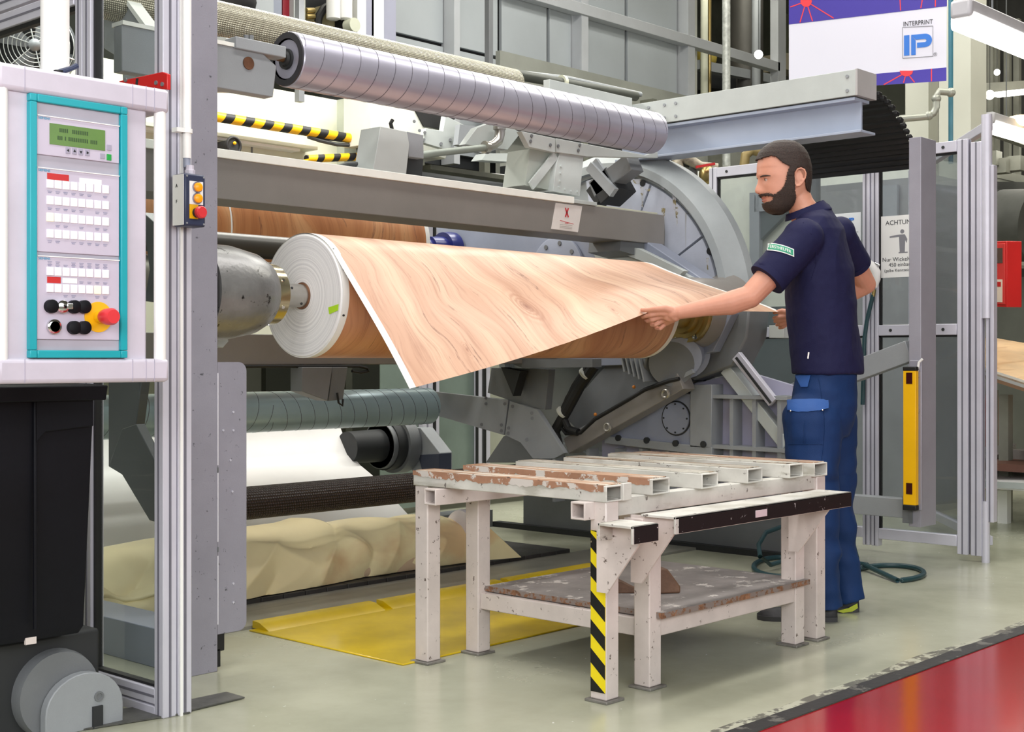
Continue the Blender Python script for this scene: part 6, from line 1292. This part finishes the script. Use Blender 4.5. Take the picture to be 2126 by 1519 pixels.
# ---- arms
SH1, EL1, WR1 = q(1668, 494, 5.17), q(1557, 620, 5.12), q(1412, 648, 5.165)
SH2, EL2, WR2 = q(1740, 486, 5.50), q(1798, 590, 5.66), q(1668, 652, 5.76)
def limb(mb, pts, rs, n=18):
    for (a, b), (r0, r1) in zip(zip(pts, pts[1:]), zip(rs, rs[1:])): mb.cap(a, b, r0, r1, n)
fm = EL1.lerp(WR1, .28)
limb(hm, [SH1, SH1.lerp(EL1, .45), EL1+V((0, 0, .008)), fm-Z*.002, EL1.lerp(WR1, .62), WR1], [.055, .051, .044, .0455, .034, .0265])
limb(hm, [SH2, SH2.lerp(EL2, .5), EL2, EL2.lerp(WR2, .3), WR2], [.05, .046, .041, .042, .027])
# ---- near (left) hand
HDp = 5.205
kn_ = [q(1371, 650, HDp-.030), q(1373, 657, HDp-.012), q(1377, 664, HDp+.008), q(1382, 671, HDp+.024)]
hm.cap(WR1, q(1396, 650, 5.175), .0255, .025, 14)
for k_ in kn_: hm.cap(q(1402, 652, 5.172)+Z*(k_.z-kn_[1].z)*.4, k_, .0185, .0115, 12)
hm.ball(q(1391, 656, 5.185), (.030, .020, .022), 14, 10, ax=(-Rv, Fv, Z))
fing = [([(1371, 650, -.030), (1352, 654, -.020), (1340, 656.5, .0), (1334, 658, .016)], (.0100, .0092, .0085, .0075)),
        ([(1373, 657, -.012), (1354, 664, -.006), (1345, 666, .018), (1341, 664, .034)], (.0102, .0093, .0085, .0075)),
        ([(1377, 664, .008), (1361, 674, .008), (1353, 674, .034), (1352, 670, .048)], (.0100, .0090, .0082, .0072)),
        ([(1382, 671, .024), (1371, 682, .022), (1363, 681, .042), (1360, 677, .054)], (.0090, .0080, .0074, .0066))]
for pts, rr in fing: limb(hm, [q(u, v, HDp+d) for u, v, d in pts], rr, 12)
limb(hm, [q(1400, 646, 5.165), q(1382, 640, 5.16), q(1362, 641.5, 5.168), q(1346, 643.5, 5.185), q(1333, 643.0, 5.20)], (.0165, .0135, .0108, .0098, .0078), 12)
# ---- far (right) hand
D2 = 5.77
hm.cap(WR2, q(1647, 656, 5.76), .024, .022, 14); hm.ball(q(1641, 658, 5.77), (.03, .018, .026), 12, 8, ax=(-Rv, Fv, Z))
for k, (u0, v0, u1, v1, u2, v2) in enumerate(((1632, 655, 1618, 658, 1607, 660), (1633, 660, 1619, 665, 1609, 667), (1635, 665, 1622, 672, 1613, 674), (1637, 669, 1626, 678, 1619, 680))):
    limb(hm, [q(u0, v0, D2-.02+.015*k), q(u1, v1, D2-.015+.015*k), q(u2, v2, D2+.01+.015*k)], (.0105, .0095, .008), 12)
limb(hm, [q(1640, 649, 5.74), q(1624, 645, 5.75), q(1608, 648.5, 5.77)], (.013, .0105, .0085), 12)
# torso core joins everything
lat = (Rv*.13+Fv*.36).normalized(); fwd = V((-lat.y, lat.x, 0)); fwd = fwd if fwd.dot(-Rv) > 0 else -fwd
TD = 5.335
def tr_(v, u, a, b, dd=0): return (q(u, v, TD+dd), lat*a, fwd*b)
ell(hm, [tr_(452, 1694, .10, .06), tr_(490, 1700, .15, .085), tr_(560, 1706, .15, .09), tr_(700, 1716, .14, .09), tr_(800, 1716, .12, .08)])
body = remesh('body', hm, m_skin, pe, .0032, 3, fac=.5)
# ---- eyes, brows, lips
for sd in (-1, 1):
    e0 = head(374.5, 0)*0+HC+hf*((1626-1576)*S-.0215)+hs*sd*.031+Z*((368-374.5)*S)
    ey_ = part('eye', MB().ball(e0, .0112, 20, 14), M('eye_white', '#c9bab2', .2, 0, 0), pe, 'eye')
    ir = hf*.0112; part('iris', MB().ball(e0+hf*.0042-hs*sd*.002-Z*.0012, .0078, 14, 10), M('iris_dark', '#33261f', .15, 0, 0), ey_)
    lid = MB(); lid.tube([e0+hf*(.0118*math.cos(a))+hs*sd*(.0135*math.sin(a))+Z*(.0046-.0018*abs(a)) for a in [-1.3+.26*i for i in range(11)]], .0032, 8); part('eyelid', lid, m_skin, pe)
    lid = MB(); lid.tube([e0+hf*(.0122*math.cos(a))+hs*sd*(.0136*math.sin(a))+Z*(.0016-.0010*abs(a)) for a in [-1.2+.24*i for i in range(11)]], .0013, 6); part('eyelashes', lid, m_beard, pe)
    bw = MB(); bw.tube([head(369.5-1.2*math.sin(i*.45), sd*(.24+.085*i), .0010) for i in range(8)], [.0016, .0030, .0034, .0034, .0032, .0028, .002, .001], 8); part('eyebrow', bw, m_beard, pe)
for v_, r_ in ((411.8, .0022), (417.0, .0028)): part('lip', MB().tube([head(v_+abs(a)*2.2, a, -.0002) for a in [-.42+.084*i for i in range(11)]], [.0008]+[r_]*9+[.0008], 8), M('lip_pink', '#b56a60', .4, 0, .03, 30), pe)
part('nostril', MB().ball(HC+hf*((1626-1572.5)*S)-hs*.0075+Z*((368-402.8)*S), (.004, .0028, .002), 8, 6, ax=(hf, hs, Z)), M('nostril_dark', '#6b3a32', .6, 0, 0), pe)
# ---- hair and beard shells from the head surface (regions in the side view)
def inside(u, v, poly):
    c = False
    for i in range(len(poly)):
        (x1, y1), (x2, y2) = poly[i], poly[i-1]
        if (y1 > v) != (y2 > v) and u < (x2-x1)*(v-y1)/(y2-y1)+x1: c = not c
    return c
hairpoly = [(1560, 330), (1574, 333), (1582, 331), (1592, 328.5), (1600, 331), (1607, 338), (1613, 344), (1620, 348), (1627, 351), (1625, 356), (1622, 362), (1621, 369), (1633, 370), (1635, 362), (1640, 354), (1650, 351), (1658, 356), (1661, 368), (1660, 380), (1662, 392), (1668, 400), (1690, 402), (1700, 280), (1560, 280)]
beardpoly = [(1621, 366), (1633, 368), (1636, 378), (1637, 390), (1638, 402), (1641, 412), (1639, 424), (1632, 436), (1615, 450), (1580, 450), (1580, 424), (1588, 422), (1593, 421.5), (1597, 418), (1598.5, 413), (1595, 410.5), (1588, 409), (1578, 408.8), (1573, 405.5), (1580, 404), (1590, 404.5), (1598, 407.5), (1603, 405), (1610, 398), (1616, 390), (1619.5, 379)]
def shell(name, poly, off, mat, fuzz, edge=0):
    nv, nt = 170, 200; vv = [295.5+(443-295.5)*i/nv for i in range(nv+1)]; mb = MB(); idx = {}
    def vert(i, k):
        k %= nt; key = (i, k)
        if key not in idx:
            th = 6.2831853*k/nt; p0 = head(vv[i], th); a = fuzz*mn.noise(p0*420)+fuzz*.35*mn.noise(p0*140)
            idx[key] = len(mb.v); mb.v.append(head(vv[i], th, off+a))
        return idx[key]
    for i in range(nv):
        for k in range(nt):
            th = 6.2831853*(k+.5)/nt; vm = (vv[i]+vv[i+1])/2; p = head(vm, th); um = 1626-(p-HC).dot(hf)/S
            jit = 1.3*mn.noise(V((um*.5, vm*.5, 2)))
            if inside(um+jit, vm+jit, poly): mb.f.append((vert(i, k+1), vert(i, k), vert(i+1, k), vert(i+1, k+1)))
    if name == 'hair': mb.f.append(tuple(vert(0, k) for k in range(nt-1, -1, -1)))
    rnd = random.Random(5); st = MB(); n_s = 0
    while n_s < (9000 if name == 'beard' else 14000):
        v_ = rnd.uniform(297 if name == 'hair' else 362, 442); th = rnd.uniform(0, 6.2831853); p = head(v_, th); um = 1626-(p-HC).dot(hf)/S
        sp = 2.6 if name == 'beard' else 1.6
        if not inside(um+rnd.gauss(0, sp*.6), v_+rnd.gauss(0, sp*.6), poly): continue
        if name == 'beard' and p.z > head(404, 0).z and um < 1577: continue
        p2 = head(v_, th, off*.5); nn = (head(v_, th, .01)-p).normalized(); fl2 = (-Z*.9+hf*.25 if name == 'beard' else -Z*.5-hf*.5)+V((rnd.uniform(-.3, .3), rnd.uniform(-.3, .3), rnd.uniform(-.3, .3)))
        L_ = rnd.uniform(.004, .008); dr = (nn*.55+fl2*.8).normalized(); sd_ = dr.cross(nn).normalized()*.00042; st.add([p2-sd_, p2+sd_, p2+dr*L_], [(0, 1, 2)]); n_s += 1
    so3 = st.build(name+'_strands', mat, pe, flat=True); so3['kind'] = 'stuff'
    o = mb.build(name, mat, pe, sharp=180); s_ = o.modifiers.new('t', 'SOLIDIFY'); s_.thickness = .005; s_.offset = -1; return o
shell('hair', hairpoly, .0036, m_hair, .0012); shell('beard', beardpoly, .0022, m_beard, .0012)
# ---- polo shirt
m_shirt = M('navy_pique', '#191a3e', .75, 0, .05, 5, .5, 420, spec=.25)
def cloth_disp(p):
    a = (p-V((4.75, 2.72, 0))).dot(-Rv); z_ = p.z
    return .009*(.3-abs(mn.noise(V((a*7+z_*5, z_*4.2-a*5, 3)))))+.0050*mn.noise(V((a*9+z_*3, z_*5.0-a*3, p.dot(Fv)*6)))+.0030*math.sin(z_*26+a*30+4*mn.noise(p*4))*max(0, min(1, (1.22-z_)*4))*.55+.0012*mn.noise(p*38)
tm = MB()
ell(tm, [tr_(424, 1690, .060, .056, -.0), tr_(440, 1694, .092, .068), tr_(456, 1697, .150, .082), tr_(480, 1699, .180, .100), tr_(520, 1701, .196, .115), tr_(560, 1702, .200, .130), tr_(620, 1704, .190, .136), tr_(680, 1709, .184, .138), tr_(735, 1715, .182, .138), tr_(772, 1718, .184, .138), tr_(776, 1718, .182, .136)], 40)
sh_e = SH1.lerp(EL1, .66)
tm.ball(SH1+V((0, 0, -.006)), .080, 20, 14); tm.cap(SH1-Z*.01, SH1.lerp(EL1, .35), .079, .074, 20)
d1 = (EL1-SH1).normalized(); tm.cyl(SH1.lerp(EL1, .30), sh_e+Z*.0, .075, .074, n=28)
tm.ball(SH2, .072, 18, 12); s2_ = SH2.lerp(EL2, .60); tm.cyl(SH2, s2_, .068, .064, n=24)
shirt = remesh('polo_shirt', tm, m_shirt, pe, .006, 5, cloth_disp)
from mathutils.bvhtree import BVHTree
def bvh(o): return BVHTree.FromPolygons([v.co+ORG[o.name] for v in o.data.vertices], [tuple(p.vertices) for p in o.data.polygons])
def onto(tree, u, v, off):
    r_ = (P(u, v, d=1)-V((0, 0, 1))).normalized(); h_, n_, _, _ = tree.ray_cast(V((0, 0, 1)), r_)
    if h_ is None: return P(u, v, d=5.2)
    return h_+(n_ if n_.dot(r_) < 0 else -n_)*off
tsh = bvh(shirt)
def onto_early(u, v): return onto(tsh, u, v, .0002)
# armhole seam
part('shoulder_seam', MB().tube([onto_early(u, v) for u, v in ((1652, 452), (1668, 462), (1684, 485), (1694, 515), (1694, 548), (1684, 580), (1668, 603))], .0016, 6), m_shirt, pe)
# ribbed cuff, collar, hem
cu = sh_e; dd_, r_v, u_v, _ = MB().frame(SH1, EL1)
part('sleeve_cuff', MB().lathe(cu-d1*.016, d1, [(0, .066), (0, .0755), (.026, .0745), (.026, .066)], 40), m_shirt, pe, bev=.001)
d2 = (EL2-SH2).normalized(); part('sleeve_cuff', MB().lathe(s2_-d2*.012, d2, [(0, .057), (0, .0655), (.022, .065), (.022, .057)], 36), m_shirt, pe, bev=.001)
def collar(a, b):
    th = 6.2831853*a; back = (1-math.cos(th))/2       # th 0 = front
    c = q(1668, 436, HD+.01)*(1-b)+q(1676, 448, HD+.015)*b; r0 = .063+.018*b
    c.z += .040*back*(1-b)-.018*(1-back)+.030*back*b
    ax = (hf*math.cos(th)*(r0+.004)+hs*math.sin(th)*(r0+.008)); p = c-hf*.010*back+ax; return p
part('collar', MB().grid(collar, 60, 6, thick=(0, 0, -.004)), m_shirt, pe, 'turned-down polo collar', sharp=80)
# sleeve patch laid on the shirt surface
from mathutils.bvhtree import BVHTree
def bvh(o): return BVHTree.FromPolygons([v.co+ORG[o.name] for v in o.data.vertices], [tuple(p.vertices) for p in o.data.polygons])
def onto(tree, u, v, off):
    r_ = (P(u, v, d=1)-V((0, 0, 1))).normalized(); h_, n_, _, _ = tree.ray_cast(V((0, 0, 1)), r_)
    if h_ is None: return P(u, v, d=5.2)
    return h_+(n_ if n_.dot(r_) < 0 else -n_)*off
tsh = bvh(shirt)
def patch(a, b, o_): return onto(tsh, 1594+54*a+1.5*b*0, 505+11.5*a**1.1*1.1+(15.5-0*a)*(1-b)-2.5*math.sin(a*3.14), .0015+o_)
part('sleeve_patch', MB().grid(lambda a, b: patch(a, b, .0018), 20, 4), m_wht, pe, 'green and white sleeve patch')
part('patch_field', MB().grid(lambda a, b: patch(.03+.94*a, .12+.76*b, .0030), 20, 4), M('patch_green', '#1f8f6c', .5, 0, 0), pe)
pt_c = bpy.data.curves.new('t', 'FONT'); pt_c.body = 'ERSTHELFER'; pt_c.size = .0185; pt_c.align_x = 'CENTER'
pt_o = bpy.data.objects.new('t', pt_c); C.objects.link(pt_o); bpy.context.view_layer.update()
pm_ = bpy.data.meshes.new_from_object(pt_o.evaluated_get(bpy.context.evaluated_depsgraph_get())); bpy.data.objects.remove(pt_o)
mb = MB(); mb.v = [patch(.5+v.co.x/.130, .30+v.co.y/.033, .0042) for v in pm_.vertices]; mb.f = [tuple(p.vertices) for p in pm_.polygons]; part('patch_lettering', mb, m_wht, pe, flat=True)
part('side_tag', MB().beam(onto(tsh, 1679.5, 731, .002), onto(tsh, 1678, 744, .002), .0055, .002, Fv), m_wht, pe, 'small white side tag')
# ---- trousers
m_tr = M('blue_work_trousers', '#10305f', .7, 0, .08, 5, .4, 380, spec=.3); m_tr2 = M('light_blue_pocket', '#28569c', .65, 0, .06, 6, .4, 380)
def trd(p):
    z_ = p.z; return .009*mn.noise(V((p.x*10, p.y*10, z_*4)))+.008*(.35-abs(mn.noise(V((p.x*6+z_*4, p.y*6, z_*9)))))+.0055*math.sin(z_*33+6*mn.noise(p*5))*(1 if z_ < .55 else .3)+.002*mn.noise(p*26)
lm = MB()
ell(lm, [tr_(765, 1717, .168, .118), tr_(800, 1714, .172, .122), tr_(840, 1708, .178, .130), tr_(875, 1704, .176, .128), tr_(905, 1702, .160, .115)], 36)
L1 = [q(1688, 870, 5.25), q(1688, 960, 5.235), q(1700, 1060, 5.22), q(1708, 1150, 5.20), q(1713, 1225, 5.19), q(1715, 1262, 5.19)]
L2 = [q(1722, 870, 5.42), q(1728, 960, 5.42), q(1737, 1060, 5.42), q(1747, 1150, 5.41), q(1757, 1215, 5.40), q(1762, 1247, 5.40)]
limb(lm, L1[:-1], [.115, .098, .078, .066, .060], 22); limb(lm, L2[:-1], [.110, .094, .072, .063, .060], 22)
lm.cyl(L1[-2], L1[-1], .060, .066, n=24); lm.cyl(L2[-2], L2[-1], .060, .066, n=24)
part_tr = remesh('trousers', lm, m_tr, pe, .0075, 5, trd)
ttr = bvh(part_tr)
part('pocket', MB().grid(lambda a, b: onto(ttr, 1637+72*a, 848+74*b, .005*min(1, 6*a, 6*(1-a))*min(1, 6*(1-b))+.003), 20, 16), m_tr, pe)
part('pocket_pleat', MB().tube([onto(ttr, 1672, 872+6*k, .008) for k in range(9)], [.001, .002, .003, .0035, .004, .0035, .003, .002, .001], 6), m_tr, pe)
part('pocket_flap', MB().grid(lambda a, b: onto(ttr, 1638+80*a, 833-3*a+(25-7*abs(a-.5)*2)*b+1.5*math.sin(a*9)*b, .011-.002*b), 24, 8, thick=-Fv*.003), m_tr2, pe, 'lighter blue cargo pocket flap')
part('side_pocket_insert', MB().grid(lambda a, b: onto(ttr, 1652+(1-b)*32*a+b*(12+14*a), 779+24*b, .004), 8, 8), m_tr2, pe, 'lighter blue side pocket insert')
part('side_seam', MB().tube([onto(ttr, 1700+12*math.sin(k*.22), 786+14*k, .001) for k in range(17)], .0014, 5), m_tr, pe)
for u, v in ((1646, 854), (1706, 853)): part('snap', MB().ball(onto(ttr, u, v, .012), .0042, 10, 6), m_chrome, pe)
part('hem_snap', MB().ball(onto(ttr, 1706, 1254, .002), .004, 8, 6), m_chrome, pe)
# ---- shoes
m_shoe = M('black_shoe', '#26262b', .5, 0, .1, 8, .3, 120); m_sole = M('shoe_sole', '#3d3d40', .6)
def shoe(hu, tu, d, lab, acc):
    h = P(hu, 1280, z=.0); h = q(hu, 1000, d); h.z = 0; t = q(tu, 1000, d+.03); t.z = 0; f = (t-h).normalized(); s = f.cross(Z); L = .30
    mb = MB(); rings = []
    for a, w_, hh in ((0, .030, .06), (.03, .037, .085), (.10, .040, .095), (.30, .040, .088), (.45, .044, .066), (.62, .050, .052), (.80, .050, .044), (.93, .040, .036), (1.0, .018, .022)):
        c = h+f*(a*L); rings.append([c+s*w_*math.cos(x)*(1 if math.sin(x) < .2 else .85)+Z*(.014+max(0, math.sin(x))*(hh-.014)+min(0, math.sin(x))*.010) for x in [6.2831853*k/18 for k in range(18)]])
    mb.v = [p for r in rings for p in r]; m_ = len(rings); mb.f = [(i*18+k, i*18+(k+1) % 18, (i+1)*18+(k+1) % 18, (i+1)*18+k) for i in range(m_-1) for k in range(18)]+[tuple(range(17, -1, -1)), tuple(range((m_-1)*18, m_*18))]
    o = part('shoe', mb, m_shoe, pe, lab, sharp=60)
    so_ = MB(); out = [h+f*(a*L)+s*w_*sg_ for sg_, rng in ((1, (0, .03, .1, .3, .45, .62, .8, .93, 1.0)), (-1, (1.0, .93, .8, .62, .45, .3, .1, .03, 0))) for a in rng for w_ in (dict(zip((0, .03, .1, .3, .45, .62, .8, .93, 1.0), (.030, .038, .042, .041, .045, .052, .052, .042, .018)))[a],)]
    part('sole', so_.prism(out, (0, 0, .018)), acc, o); return o
shoe(1737, 1578, 5.21, 'black work shoe', m_sole)
so2 = shoe(1782, 1640, 5.41, 'black work shoe with yellow-green heel', m_sole)
part('heel_accent', MB().prism([q(1738, 1268, 5.355), q(1762, 1262, 5.36), q(1780, 1252, 5.372), q(1781, 1262, 5.372), q(1770, 1269, 5.362), q(1750, 1272, 5.355)], Fv*.004), M('lime_accent', '#b3bf2e', .5, 0, 0), so2)
